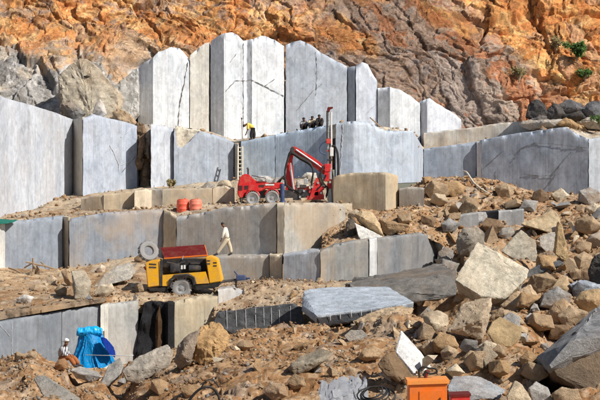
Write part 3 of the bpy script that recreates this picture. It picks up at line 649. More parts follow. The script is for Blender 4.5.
wall('sawn_block', [(284.6, 86.5), (345, 88), (350, 89)], [(284.6, 203.5), (310, 203), (335, 203), (345, 206), (350, 211)], [(284.6, 266), (350, 256)], 4, (0.42, 0.4, 0.365), 0.45, 'beige streaked sawn block under the drilling mast', chip=1.3)
pl = [(196, 85), (269, 84.4)]
wall('sawn_block', pl, [(196, 261), (215, 257), (245, 256), (269, 256)], [(196, 296), (269, 294)], 3.2, (0.38, 0.38, 0.375), 0.35, 'low grey tan sawn step under the feet of the walking man', chip=1.0)
wall('sawn_block', [(269.6, 84.2), (282, 83.8)], [(269.6, 255), (282, 255)], [(269.6, 294), (282, 292)], 3, (0.60, 0.51, 0.38), 0.4, 'cream sawn end of the low step', chip=1.2)
wall('sawn_block', [(283.5, 82.9), (320, 82.3)], [(283.5, 255), (300, 253), (320, 250.5)], [(283.5, 290), (320, 288)], 4, (0.42, 0.445, 0.49), 0.25, 'light blue sawn block left of the long bench', chip=1.6)
plw14 = [(320.5, 82.2), (369, 83.6)]
wall('sawn_block', plw14, [(320.5, 251), (335, 245), (352, 241), (369, 239)], [(320.5, 290), (369, 284)], 4, (0.27, 0.27, 0.265), 0.4, 'brown grey left length of the long bench', chip=1.2)
wall('sawn_block', [(369.4, 83.55), (377, 83.8)], [(369.4, 239), (377, 238)], [(369.4, 284), (377, 283)], 3, (0.60, 0.60, 0.60), 0.0, 'white upright vein in the long bench', chip=1.0)
wall('sawn_block', [(377.4, 83.9), (425, 85.5), (441, 88)], [(377.4, 238), (400, 235.5), (420, 233), (428, 236), (435, 245), (441, 256)], [(377.4, 283), (425, 277), (441, 274)], 4, (0.23, 0.24, 0.255), 0.12, 'dark grey streaked right length of the long bench', chip=1.2)
# strip in the right slope
wall('sawn_block', [(436, 90.8), (478.5, 90.4)], [(436, 218), (455, 216), (478.5, 212.5)], [(436, 236), (478.5, 232)], 3, (0.46, 0.46, 0.46), 0.1, 'low pale grey sawn face buried in the right slope', chip=1.4)
wall('sawn_block', [(479, 91.2), (498, 90.6)], [(479, 212.5), (498, 210.5)], [(479, 234), (498, 232)], 3, (0.05, 0.05, 0.055), 0.1, 'black streaked gap face in the right slope', chip=1.4)  # near-black colour stands in for the dark gap between the pale faces
wall('sawn_block', [(498.5, 90.5), (524, 90.2)], [(498.5, 211), (510, 210.5), (524, 209)], [(498.5, 234), (524, 232)], 3, (0.50, 0.50, 0.50), 0.1, 'small pale grey sawn face right of the black gap face', chip=1.4)

# bottom row
plb = [(-70, 66.5), (61.5, 72)]
wa = wall('sawn_block', plb, [(-70, 333), (0, 322), (61.5, 311)], [(-70, 400), (61.5, 384)], 3.5, (0.225, 0.245, 0.275), 0.0, 'grey smooth sawn wall at bottom left', chip=0.5)
crack(wa, plb, [(12, 322), (12, 362)], 0.02, 'scar', 'mark'); crack(wa, plb, [(0, 325), (10, 336)], 0.02, 'scar', 'mark')
wall('sawn_block', [(62, 72), (100, 73.3)], [(62, 311), (100, 305.5)], [(62, 384), (100, 384)], 3.5, (0.25, 0.265, 0.29), 0.0, 'grey smooth sawn wall behind the blue tarpaulin', chip=0.5)
wall('sawn_block', [(100.5, 73.1), (107.5, 73.3)], [(100.5, 305.5), (107.5, 304)], [(100.5, 384), (107.5, 384)], 3, (0.72, 0.69, 0.62), 0.05, 'upright cream vein right of the blue tarpaulin', chip=0.5)
wb = wall('sawn_block', [(108, 73.5), (138, 74.6)], [(108, 304.5), (138, 301)], [(108, 380), (138, 380)], 3, (0.37, 0.365, 0.35), 0.2, 'pale grey streaked sawn face left of the black cleft', chip=0.7)
wall('dark_rock_face', [(133.5, 74.3), (146, 74.5), (152, 74.8), (164, 74.8), (168, 74.4), (174, 74.7)], [(133.5, 358), (139, 326), (143.5, 304), (150, 302), (162, 303), (174, 303)], [(133.5, 372), (174, 368)], 3, (0.018, 0.018, 0.02), 0.0, 'black rough cleft with a rusty streak in the bottom wall', 'rock face', chip=1.5, relief=0.30, step=1.4, mat='rock')  # near-black colour over the whole cleft face
rs = wall('rusty_streak', [(155, 74.66), (158, 74.55), (162, 74.66)], [(155, 325), (157, 309), (159, 305), (162, 318)], [(155, 362), (162, 362)], .4, (0.085, 0.048, 0.025), 0.2, None, chip=1.5, relief=0.2, step=1.2, mat='rock', parent=bpy.data.objects['dark_rock_face'])
wall('sawn_block', [(173, 75), (217.5, 76)], [(173, 302), (185, 299.5), (200, 296.5), (217.5, 297)], [(173, 372), (217.5, 366)], 3, (0.48, 0.42, 0.31), 0.25, 'smooth beige sawn face right of the black cleft', chip=0.8)
wall('sawn_block', [(218, 76.3), (245, 77.5)], [(218, 290), (230, 288), (245, 292)], [(218, 330), (245, 326)], 2.5, (0.44, 0.45, 0.46), 0.3, 'pale low stone between beige face and gravel bank', chip=1.8)
wall('stone_ledge', [(-60, 66.9), (0, 69.9), (60, 71.75), (103, 73.2)], [(-60, 321), (0, 311.5), (60, 304), (103, 298.5)], [(-60, 331), (0, 320), (60, 309.5), (103, 302.5)], 2.2, (0.27, 0.20, 0.14), 0.8, 'brown earthy rim along the top of the bottom left wall', 'stone ledge', chip=2.6, relief=0.35, step=1.4, mat='rock')

# ------------------------------------------------------------------ boulders from outlines
def rough_mesh(bm, seed, amp, target):
    """break edges up, push the surface about so it reads as split stone"""
    for _ in range(6):
        long = [e for e in bm.edges if e.calc_length() > target]
        if not long or len(bm.faces) > 4000: break
        bmesh.ops.subdivide_edges(bm, edges=long, cuts=1, use_grid_fill=False)
        bmesh.ops.triangulate(bm, faces=[f for f in bm.faces if len(f.verts) > 3])
    bm.normal_update()
    o = Vector((seed * 3.17, seed * 1.31, seed * 2.71))
    mv = []
    for v in bm.verts:
        p = v.co
        k = 0.9 / max(amp * 6, 0.25)
        d = mn.fractal(p * k + o, 0.9, 2.1, 4) * amp
        q = p * k * 1.7 + o
        d += mn.cell(q + mn.noise_vector(q) * .5) * amp * 0.45 + mn.cell(q * 2.3) * amp * .22
        d += mn.noise(p * k * 6 + o) * amp * .22
        mv.append(v.normal * d)
    for v, d in zip(bm.verts, mv): v.co += d

RS = [0]
def rock(label, col, D, front, t=1.0, shrink=0.72, dy=0.0, name='boulder', cat='boulder', rough=0.05, dirt=0.5, group=None, res=3.0, auto=True, parent=None, mat='rock'):
    """boulder whose visible outline is front [(px,py,extra depth)], t metres thick"""
    RS[0] += 1
    mx, my = sum(p[0] for p in front) / len(front), sum(p[1] for p in front) / len(front)
    if cat == 'boulder' and mx < 400 and my > 332 and parent is None and max(p[0] for p in front) - min(p[0] for p in front) < 30 and rough >= .05: col, dirt = tuple(.45 * c + .55 * e for c, e in zip(col, (0.36, 0.235, 0.135))), .95
    if auto:
        q = max(front, key=lambda p: p[1]); _l, _n, _o = hit(q[0], q[1] - 1.5)
        if _o in GROUND and (abs(_l.y - D) < 14 or D == 60): D = _l.y - (q[2] if len(q) > 2 else 0) - .15
    pts = [P(p[0], p[1], D + (p[2] if len(p) > 2 else 0.0)) for p in front]
    c = sum(pts, Vector()) / len(pts)
    if rough >= .045 and len(front) < 9:
        r_ = random.Random(RS[0]); sz_ = max((p - c).length for p in pts)
        for _ in range(2): pts.append(c + (r_.choice(pts) - c) * r_.uniform(.25, .6) + Vector((0, -sz_ * r_.uniform(.2, .5), 0)))
    back = [c + (p - c) * shrink + Vector((0, t, -0.12 * t + dy)) for p in pts]
    bm = bmesh.new()
    for p in pts + back: bm.verts.new(p - c)
    r = bmesh.ops.convex_hull(bm, input=bm.verts)
    junk = list({e for e in r['geom_interior'] + r['geom_unused'] if isinstance(e, bmesh.types.BMVert)})
    if junk: bmesh.ops.delete(bm, geom=junk, context='VERTS')
    bmesh.ops.dissolve_limit(bm, angle_limit=math.radians(7), verts=bm.verts, edges=bm.edges)
    size = max((p - c).length for p in pts)
    bmesh.ops.bevel(bm, geom=list(bm.edges), offset=min(0.05, size * 0.04), segments=1, affect='EDGES', clamp_overlap=True)
    bmesh.ops.triangulate(bm, faces=bm.faces)
    rough_mesh(bm, RS[0], rough * size * 0.7, max(size / 13.0, D / F * res * .8))
    o = bm_obj(name, bm, M[mat], parent, 28)
    o.location = c if parent is None else c - parent.location; o.color = tuple(col) + (dirt,)
    return tag(o, label, cat if parent is None else None, group)

CR = (0.60, 0.50, 0.37); TN = (0.41, 0.30, 0.195); GR = (0.36, 0.35, 0.34); DG = (0.07, 0.067, 0.067); OR = (0.43, 0.28, 0.15); WH = (0.70, 0.68, 0.65); BG = (0.34, 0.37, 0.42); BR = (0.22, 0.145, 0.09)

bpy.context.view_layer.update()
dg = bpy.context.evaluated_depsgraph_get()
GROUND = ('ground', 'earth_slope', 'earth_bank', 'terrace', 'gravel_bank', 'upper_terrace', 'top_terrace')
def hit(px, py):
    d = (P(px, py, 50) - Vector((0, 0, EYE))).normalized()
    ok, loc, nor, idx, ob, mt = scn.ray_cast(dg, Vector((0, 0, EYE)), d)
    return (loc, nor, ob.name) if ok else (None, None, '')

# weathered outcrop upper left
dome = rock('tan domed outcrop with a dark hole', (0.50, 0.44, 0.35), 105, [(58, 76), (68, 66), (80, 58), (90, 60), (102, 72), (116, 88), (124, 98, .5), (118, 116, -.2), (92, 122, -.8), (66, 118, -.6), (58, 100, .2)], 4, rough=.045, auto=False, name='outcrop', cat='rock outcrop', dirt=.5)
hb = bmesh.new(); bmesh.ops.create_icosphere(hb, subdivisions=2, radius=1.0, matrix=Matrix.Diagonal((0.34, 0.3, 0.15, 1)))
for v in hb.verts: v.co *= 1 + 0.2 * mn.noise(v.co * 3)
hole = bm_obj('hollow_shade', hb, M['black'], None, 60); hole.parent = dome; hole.location = P(86.5, 76.5, 105.0) - hole.parent.location  # black lump stands in for the shade inside the hole
rock('cleaved pale outcrop flank beside the tall white block', (0.52, 0.51, 0.49), 106.5, [(104, 96), (116, 84), (128, 76), (138, 67), (139, 90), (138, 112, -.3), (128, 126, -.5), (112, 112, -.3)], 3, rough=.04, auto=False, name='outcrop', cat='rock outcrop', dirt=.4)
rock('small white pointed stone at the foot of the tan outcrop', WH, 102, [(92, 113), (96, 102), (100, 99), (104, 104), (107, 114), (100, 118)], .8, rough=.05)
rock('dark grey broken rock below the white streaked outcrop', (0.22, 0.21, 0.20), 103, [(60, 104), (70, 100), (78, 106), (86, 113), (80, 121), (68, 119), (60, 114)], 1.2, rough=.10)
rock('brown rubble lump on top of the pale blue scarred block', TN, 102.4, [(112, 112), (120, 108), (130, 114), (138, 124), (130, 127), (116, 122)], 1.2, rough=.10)
# crevice
for k, (pp, cc, lb) in enumerate([
    ([(137, 124), (143, 122), (146, 130), (144, 150), (141, 166), (137, 170)], BR, 'tall dark brown splinter in the crevice between pale blue blocks'),
    ([(144, 126), (150, 124), (151, 140), (148, 158), (144, 152)], (0.40, 0.34, 0.28), 'grey brown splinter on the right side of the crevice'),
    ([(139, 166), (145, 158), (150, 164), (150, 190), (139, 194)], (0.34, 0.24, 0.16), 'lower brown stone wedged in the crevice')]):
    rock(lb, cc, 101.2 + .3 * k, pp, 1.5, rough=.16, res=2)
# boulders upper right, their shadow put into the dark colours
DB = 'dark boulders on the ledge under the cliff'
for pp, cc, lb in [
    ([(526, 116), (529, 104), (537, 98), (545, 104), (548, 114), (540, 121)], DG, 'pointed shadow-dark boulder at the left end of the dark pile'),
    ([(530, 120), (540, 113), (548, 116), (548, 121), (536, 124)], (0.132, 0.127, 0.127), 'low grey boulder below the pointed shadow-dark boulder'),
    ([(546, 112), (553, 103), (562, 106), (566, 115), (556, 121), (547, 120)], (0.083, 0.077, 0.077), 'rounded shadow-dark boulder in the middle of the dark pile'),
    ([(556, 106), (570, 99), (582, 104), (586, 110), (572, 114), (560, 111)], (0.138, 0.138, 0.149), 'flat grey boulder on top of the dark pile'),
    ([(562, 116), (574, 109), (586, 112), (590, 119), (575, 123), (562, 121)], (0.055, 0.055, 0.055), 'shadow-dark boulder low in the right half of the dark pile'),
    ([(582, 108), (592, 100), (606, 103), (610, 114), (594, 120), (584, 116)], (0.154, 0.154, 0.165), 'grey boulder at the right end of the dark pile'),
    ([(574, 122), (586, 116), (606, 118), (612, 128), (592, 130)], (0.50, 0.44, 0.36), 'pale stone below the right end of the dark pile')]:
    rock(lb, cc, 105, pp, 1.6, rough=.09, dirt=.15)
rock('brown earth lump on the ledge right of the dark grey block', OR, 104.4, [(556, 124), (566, 117), (580, 124), (590, 132), (580, 137), (566, 128)], 1.4, rough=.08)
rock('long grey stone lying on the dusty ledge', (0.46, 0.42, 0.38), 104.9, [(518, 124), (530, 119), (556, 119), (566, 120), (560, 128), (530, 130)], 1.2, rough=.06)
# rubble behind the rig and on terrace
for pp, D, cc, lb in [
    ([(254, 183), (258, 176), (268, 175), (273, 180), (268, 186)], 98, (0.52, 0.50, 0.48), 'pale stone directly behind the red rig bonnet'),
    ([(270, 184), (276, 177), (284, 177), (288, 184), (280, 188)], 98, (0.40, 0.38, 0.36), 'grey stone behind the rear of the boom foot'),
    ([(293, 190), (297, 180), (306, 178), (310, 188), (303, 196)], 97, (0.55, 0.50, 0.44), 'pale boulder seen through the rig boom'),
    ([(300, 178), (306, 172), (316, 173), (318, 180), (308, 183)], 98, (0.60, 0.55, 0.48), 'cream stone behind the rig boom'),
    ([(216, 186), (221, 180), (229, 180), (233, 187), (225, 191)], 97, CR, 'cream stone at the foot of the ladder'),
    ([(200, 187), (207, 182), (215, 184), (216, 190), (205, 191)], 97, (0.42, 0.38, 0.33), 'brown stone left of the ladder foot')]:
    rock(lb, cc, D, pp, .8, rough=.09)
# centre, on the long bench
rock('bright white wedge stone leaning on the long bench', (0.80, 0.77, 0.72), 84.2, [(354, 222, .6), (360, 225, .5), (384, 237, .1), (374, 240, 0), (362, 243, 0), (358, 236, .2)], .6, rough=.03, dirt=.2, auto=False)
rock('tan block leaning behind the white wedge stone', (0.56, 0.42, 0.26), 85.6, [(354, 214), (362, 210), (373, 212), (382, 228, -.4), (383, 236, -.6), (370, 230, -.2), (358, 221)], 1.2, rough=.05, auto=False)
rock('dark slab standing beside the end of the beige block', (0.10, 0.09, 0.08), 85.4, [(346, 222), (351, 216), (356, 222), (356, 238), (350, 247), (344, 246)], 1.0, rough=.07, auto=False)
rock('small cream stone at the corner of the beige streaked block', CR, 85.5, [(349, 213), (355, 209), (361, 211), (360, 217), (352, 219)], .6, rough=.06)
rock('brown flat slab tilted on the long bench', (0.33, 0.22, 0.13), 85.6, [(379, 218), (386, 222), (410, 225), (404, 231), (388, 236), (381, 232)], .8, rough=.05)
rock('broken white stone at the right end of the long bench', WH, 85.6, [(420, 234), (432, 232), (441, 240), (445, 252), (436, 252), (428, 243)], 1.0, rough=.07)
rock('grey stone right of the broken bench end', GR, 85.2, [(438, 252), (446, 246), (453, 250), (457, 260), (444, 266), (437, 262)], 1.0, rough=.07)
rock('flat pale stone jutting under the broken bench end', CR, 84.4, [(434, 259), (446, 258), (458, 263), (452, 268), (438, 266)], .8, rough=.05)
# left terrace
rock('upright squared grey brown block on the left terrace', (0.42, 0.36, 0.28), 80, [(71, 271, .5), (84, 269, .8), (91.5, 283, 0), (87, 300, -.1), (74, 299, -.2), (75, 285, -.3)], 1.0, rough=.035)
rock('thin brown slab leaning left of the upright block', (0.36, 0.25, 0.16), 80.8, [(61, 271), (67, 270), (74, 284), (70, 287), (64, 282)], .5, rough=.05)
rock('rounded pale grey slab left of the yellow compressor', (0.50, 0.46, 0.40), 79.5, [(92, 288), (104, 274, .6), (118, 265, 1), (130, 262, 1.2), (137, 270, .6), (131, 279, 0), (113, 284, -.2)], .8, rough=.03)
rock('cream slab lying under the rounded grey slab', CR, 78.8, [(94, 294), (98, 286), (112, 283), (115, 290), (106, 298)], .7, rough=.05)
for pp, D, cc, lb in [
    ([(46, 279), (52, 275), (57, 279), (54, 286), (47, 285)], 79, CR, 'cream stone in front of the broken timber'),
    ([(28, 288), (36, 284), (44, 287), (41, 293), (31, 293)], 77, TN, 'tan stone at the middle of the left terrace'),
    ([(54, 290), (60, 284), (67, 288), (66, 296), (57, 297)], 77.4, TN, 'tan stone left of the upright squared block'),
    ([(16, 299), (24, 294), (34, 297), (30, 303), (18, 303)], 75, WH, 'whitish flat stone near the left terrace rim'),
    ([(96, 269), (101, 264), (106, 267), (104, 273), (97, 273)], 84, (0.60, 0.48, 0.38), 'pinkish stone below the tan stained block'),
    ([(134, 258), (140, 254), (144, 258), (142, 263), (135, 263)], 83, BR, 'dark brown stone against the loose tyre')]:
    rock(lb, cc, D, pp, .6, rough=.08)
# slabs by the gravel bank
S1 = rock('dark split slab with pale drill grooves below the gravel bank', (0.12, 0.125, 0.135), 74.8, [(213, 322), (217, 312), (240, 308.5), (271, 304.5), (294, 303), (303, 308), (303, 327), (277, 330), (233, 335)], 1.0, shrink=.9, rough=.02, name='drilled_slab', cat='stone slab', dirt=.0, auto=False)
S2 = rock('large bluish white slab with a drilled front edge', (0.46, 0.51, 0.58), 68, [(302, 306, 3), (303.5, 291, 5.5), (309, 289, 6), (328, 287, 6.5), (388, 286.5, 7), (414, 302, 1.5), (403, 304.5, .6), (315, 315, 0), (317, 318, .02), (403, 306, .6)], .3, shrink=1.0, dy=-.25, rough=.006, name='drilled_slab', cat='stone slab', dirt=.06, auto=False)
def groove(owner, x, y0, y1, D):
    bm = bmesh.new(); tube(bm, [P(x, y0, D) - owner.location, P(x + .3, (y0 + y1) / 2, D) - owner.location, P(x + .6, y1, D) - owner.location], [.012, .018, .009], 5)
    bm_obj('drill_groove', bm, M['mark'], owner)
for x in (229, 237.5, 246, 255, 263, 271.7, 280, 290): groove(S1, x - 1 + 1.6 * math.sin(x * 2.3), 309.5 - (x - 217) * .075 + 2.2 * abs(math.sin(x)), 331 - (x - 230) * .06 - 4 * abs(math.sin(x * 1.7)), 74.79)
for x in (330, 340, 351, 361, 371, 381, 391): groove(S2, x, 313.6 - (x - 325) * .118, 321.6 - (x - 325) * .16, 67.96 + (x - 325) * .0065)
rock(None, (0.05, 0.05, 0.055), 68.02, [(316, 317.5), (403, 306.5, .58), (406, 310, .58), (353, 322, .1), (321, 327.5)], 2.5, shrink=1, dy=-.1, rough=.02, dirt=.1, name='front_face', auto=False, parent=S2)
rock('dark rubble ridge at the foot of the long bench', (0.16, 0.15, 0.14), 80.6, [(332, 284), (345, 279), (372, 276), (384, 277), (380, 286), (350, 290)], 1.0, rough=.12, dirt=.3, auto=False)
rock('long grey brown slab under the right end of the bench', (0.20, 0.185, 0.17), 74, [(345, 283, 5), (372, 280, 6), (440, 263, 8), (456, 271, 2), (457, 295, 0), (440, 300, 0), (404, 303, 0), (356, 293, .4)], 1.6, rough=.025, dirt=.35, name='stone_slab', cat='stone slab', auto=False)
rock('black slab edge right of the gravel bank', (0.07, 0.07, 0.075), 78.5, [(352, 292), (372, 282), (420, 278), (440, 280), (436, 290), (408, 296), (372, 298)], 1.2, rough=.06, dirt=.1, name='stone_slab', cat='stone slab', auto=False)  # one near-black colour over the whole slab edge
# right side big pieces
rock('largest pale slab with a broad smooth face on the right slope', (0.60, 0.54, 0.43), 68, [(477.5, 241, 2.2), (503, 255, 1.7), (529, 269, 1.2), (527, 278, .7), (515, 290, .2), (505, 299, 0), (481, 297, 0), (454, 280, .6), (465, 262, 1.4)], 1.1, shrink=.85, dy=-.5, rough=.022, dirt=.45, name='stone_slab', cat='stone slab', auto=False)
rock('grey tan slab leaning behind the largest pale slab', (0.42, 0.38, 0.31), 73, [(500, 251, 0), (521, 229, .8), (536, 241, .5), (538, 262, .3), (518, 262, 0)], 1.2, rough=.035)
rock('big tan slab at the top of the right pile', (0.52, 0.41, 0.27), 76, [(520, 224), (536, 216, .3), (554, 209.5, .6), (560, 217.5, .4), (562, 230, .2), (550, 233), (534, 228)], 1.5, rough=.035)
rock('tan upright slab edge behind the white round stone', (0.50, 0.36, 0.20), 75.2, [(558, 220), (562, 224), (569, 256), (565, 262), (555, 254), (556, 236)], 1.0, rough=.04)
rock('white rounded stone resting against the tan slab', (0.62, 0.58, 0.52), 74, [(539, 237), (548, 233), (560, 231), (562, 240), (555, 251), (546, 252), (540, 246)], .8, rough=.03, dirt=.2)
rock('dark flat slab bridging the right pile', (0.16, 0.17, 0.18), 70.8, [(525, 272), (540, 264), (560, 260), (565, 264), (546, 270), (526, 279)], 1.2, rough=.04, dirt=.1)
rock('grey brown boulder under the buried pale face', (0.34, 0.30, 0.25), 84, [(456, 240), (463, 228), (478, 227), (485, 233), (484, 250), (470, 257), (458, 254)], 1.6, rough=.06)
rock('grey block right of the buried grey brown boulder', (0.36, 0.34, 0.31), 84, [(498, 236), (502, 228), (512, 227), (515, 233), (508, 240)], 1.0, rough=.05)
rock('small bright white stone high on the right slope', WH, 82, [(572, 227), (578, 224), (581, 229), (580, 235), (574, 233)], .5, rough=.05, dirt=.1)
rock('tan stone below the upright tan slab edge', TN, 73, [(569, 272), (575, 268), (581, 270), (581, 278), (572, 280)], .6, rough=.06)
rock('large dark boulder standing in for a shadowed hole', (0.07, 0.065, 0.06), 70, [(590, 268), (594, 256), (606, 250), (620, 262), (618, 285), (600, 289), (592, 282)], 1.5, rough=.06, dirt=.2)  # dark colour stands in for the black hole at the edge
rock('tan block below the dark flat slab', (0.50, 0.36, 0.22), 69.4, [(550, 292), (558, 279, .5), (566, 276, .6), (572, 286, .2), (570, 298), (558, 301)], 1.0, rough=.05)
rock('blue grey broken slab at the right edge', BG, 69, [(568, 284), (580, 280, .4), (600, 284, .4), (610, 290), (598, 296), (578, 296)], .9, rough=.06, dirt=.1)
rock('dark grey splinter left of the blue grey slab', (0.14, 0.14, 0.15), 69.6, [(572, 290), (578, 281), (586, 287), (582, 297), (574, 298)], .6, rough=.06, dirt=.1)
rock('brown block with rough bright front left of the cubic stone', (0.50, 0.40, 0.29), 63, [(447, 332), (463, 303, .7), (478, 299, .9), (492, 297, .7), (490, 318, .1), (483, 340), (465, 336)], 1.2, rough=.045, dirt=.5)
rock('tan rounded boulder below the largest pale slab', (0.50, 0.37, 0.24), 65, [(500, 306), (512, 294, .3), (530, 284, .6), (543, 302, .2), (533, 313), (516, 314)], 1.4, rough=.05)
rock('cubic yellow tan stone with one smooth face', (0.40, 0.29, 0.16), 61.5, [(487, 332), (492, 322, .5), (500, 316, .9), (523, 328, .7), (521, 338, .3), (511, 348, 0), (495, 346, 0)], 1.0, rough=.025)
rock('rubble capped stone behind the cubic yellow tan stone', TN, 63.4, [(490, 318), (500, 308), (516, 312), (526, 324), (514, 328), (498, 324)], 1.0, rough=.08)
rock('tan boulder at the right edge above the huge slab', (0.46, 0.33, 0.19), 66, [(574, 300), (582, 291), (600, 288), (614, 296), (606, 312), (584, 314)], 1.2, rough=.05)
rock('tan boulder right of the rounded tan boulder', (0.44, 0.31, 0.19), 64.5, [(548, 314), (554, 303), (564, 298), (572, 306), (568, 322), (554, 327)], 1.1, rough=.07)
rock('small cream stone between two tan boulders', WH, 62.4, [(525, 317), (530, 313), (537, 315), (536, 320), (527, 321)], .4, rough=.05, dirt=.1)
S3 = rock('huge slab with grey sawn top and brown front at the right edge', (0.17, 0.13, 0.095), 43, [(541, 360, 1.5), (562, 341, 3.5), (600, 309, 7), (660, 294, 8), (660, 330, 1), (600, 338, .5), (573, 341, .4), (551, 368, .2), (556, 376, .1), (575, 386, .2), (600, 395, .2), (660, 410, .2)], 2.2, shrink=1.0, dy=-.3, rough=.022, dirt=.2, name='stone_slab', cat='stone slab', auto=False)
rock(None, (0.27, 0.27, 0.275), 42.9, [(537, 357, 1.4), (560, 337, 3.4), (600, 305, 6.9), (660, 290, 7.9), (660, 328, .8), (600, 336, .3), (573, 339, .2), (550, 367, .1)], .25, shrink=.97, dy=-.25, rough=.012, dirt=.15, name='sawn_face', auto=False, parent=S3)
rock('long blue grey slab lying behind the orange cabinet', (0.40, 0.41, 0.43), 44, [(446, 388), (452, 376, 1.6), (480, 376, 1.6), (507, 390, .8), (500, 399), (470, 402), (450, 400)], .8, rough=.02, dirt=.3, name='stone_slab', cat='stone slab')
rock('cream pointed stone at the bottom edge', (0.62, 0.50, 0.35), 41, [(507, 396), (515, 380, .4), (522, 384, .2), (532, 400), (520, 408), (508, 404)], .7, rough=.04, dirt=.2)
rock('grey stone with brown side right of the cream pointed stone', (0.34, 0.32, 0.30), 41.5, [(529, 388), (536, 381, .4), (548, 388, .2), (554, 400), (544, 408), (532, 402)], .8, rough=.05)
rock('tan rounded stone at the bottom edge under the huge slab', TN, 42, [(553, 393), (562, 387), (578, 390), (582, 400), (568, 406), (555, 403)], .8, rough=.05)
rock('small tan stone under the cubic yellow tan stone', TN, 57, [(492, 350), (498, 344), (507, 347), (507, 357), (497, 360)], .6, rough=.06)
# tumbled boulders filling the right pile and the foreground
rb = random.Random(77)
for (cx, cy, sz, cc, lb) in [
    (470, 292, 15, TN, 'tan boulder in the black hollow left under the largest pale slab'), (512, 322, 12, GR, 'grey boulder behind the cubic yellow tan stone'),
    (546, 262, 13, OR, 'orange tan boulder under the white rounded stone'), (582, 262, 12, TN, 'tan boulder left of the large dark boulder'),
    (540, 322, 16, TN, 'tan boulder in the shade left of the huge slab top'), (560, 332, 13, BR, 'brown boulder wedged against the huge slab top'),
    (468, 270, 0, GR, ''), (436, 320, 15, CR, 'cream boulder left of the rough bright block'), (424, 312, 12, GR, 'grey boulder at the right corner of the drilled white slab'),
    (478, 362, 14, TN, 'tan boulder midway down the right foreground slope'), (500, 368, 13, OR, 'orange tan boulder above the blue grey slab'),
    (520, 340, 12, GR, 'grey stone touching the right of the cubic stone'), (455, 372, 10, CR, 'cream boulder just above the orange cabinet lid'),
    (588, 226, 14, TN, 'tan boulder near the right edge beside the bright white stone'), (596, 240, 11, GR, 'grey stone at the right edge above the large dark boulder'),
    (530, 205, 11, GR, 'grey stone on top of the big tan slab'), (468, 206, 13, TN, 'tan boulder above the buried pale face'), (440, 200, 10, CR, 'cream boulder on the slope right of the small squared block'),
    (560, 195, 11, CR, 'cream boulder under the dark grey sawn block'), (505, 190, 12, TN, 'tan boulder below the pale cable'), (428, 222, 12, BR, 'brown boulder at the top of the long bench end'),
    (450, 226, 10, GR, 'grey stone just left of the buried grey brown boulder'), (405, 218, 11, TN, 'tan boulder above the brown tilted slab'), (492, 226, 11, BR, 'brown stone under the black gap face'),
    (330, 345, 0, TN, 'tan boulder in the centre below the drilled white slab front'), (318, 378, 0, TN, 'tan boulder left above the silver sheet'), (270, 366, 0, TN, 'tan boulder in the middle of the left centre slope'),
    (232, 366, 0, OR, 'orange tan boulder right of the large orange tan boulder'), (160, 386, 13, TN, 'tan boulder below the grey hollow boulder'), (12, 380, 0, TN, 'tan boulder in the bottom left corner'),
    (110, 396, 0, GR, 'grey boulder at the bottom edge right of the sunk slab'), (398, 356, 0, GR, ''), (352, 352, 0, GR, 'grey stone left of the tan angular boulder'),
    (448, 268, 13, GR, 'grey boulder between the long bench and the largest pale slab'), (440, 282, 0, GR, ''), (543, 283, 15, TN, 'tan boulder directly right of the largest pale slab'),
    (556, 300, 16, GR, 'grey boulder above the shade of the huge slab'), (528, 302, 14, OR, 'orange tan boulder between two tan boulders'), (588, 276, 13, BR, 'brown boulder under the large dark boulder'),
    (572, 318, 17, TN, 'broad tan boulder right of the shaded tan boulder'), (486, 356, 15, (0.40, 0.33, 0.25), 'brown grey boulder below the cubic yellow tan stone'), (444, 344, 14, OR, 'orange tan boulder below the rough bright block'),
    (536, 372, 14, TN, 'tan boulder at the foot of the huge slab'), (470, 346, 11, GR, 'grey stone under the rough bright block'), (426, 332, 13, TN, 'tan boulder right above the pointed white slab tip'),
    (480, 218, 10, GR, 'grey stone before the black gap face'), (552, 216, 10, TN, 'tan stone right beside the big tan slab'), (590, 196, 13, GR, 'grey boulder at the right edge under the sawn wall'),
    (436, 190, 14, TN, 'tan boulder at the top left of the right slope'), (540, 196, 10, BR, 'brown stone on the upper slope above the big tan slab'), (455, 190, 11, OR, 'orange tan boulder left of the pale cable')]:
    if not sz: continue
    n_ = rb.randint(4, 6); a0 = rb.uniform(0, 6); f = rb.uniform(.85, 1.15)
    hl = hit(cx, cy + sz * .5)[0]; sz *= 1.35 if cx > 430 else 1.15
    rock(lb, tuple(c * f for c in cc), (hl.y - .4) if hl is not None else 60, [(cx + sz * .75 * rb.uniform(.75, 1.15) * math.cos(a0 + 6.283 * k / n_), cy + sz * .6 * rb.uniform(.75, 1.15) * math.sin(a0 + 6.283 * k / n_), rb.uniform(-.1, .35)) for k in range(n_)], .5 + sz * .05, rough=.05, dirt=rb.uniform(.3, .7))
# pyramid
rock('pointed slab with a bright white face and dark broken side', (0.70, 0.69, 0.68), 45, [(401, 329.5, 1.2), (395, 352, .2), (415, 376, -.4), (438, 376, .6), (421, 352, 1.0)], .5, shrink=.9, dy=-.05, rough=.012, dirt=.05, name='pointed_slab', cat='stone slab')
rock('dark brown broken stone under the pointed white slab', (0.14, 0.095, 0.06), 44.8, [(377, 364, .2), (385, 354, .3), (395, 353, .5), (415, 377, .1), (410, 384, 0), (397, 382, -.1), (384, 374, 0)], .9, rough=.06, dirt=.5)
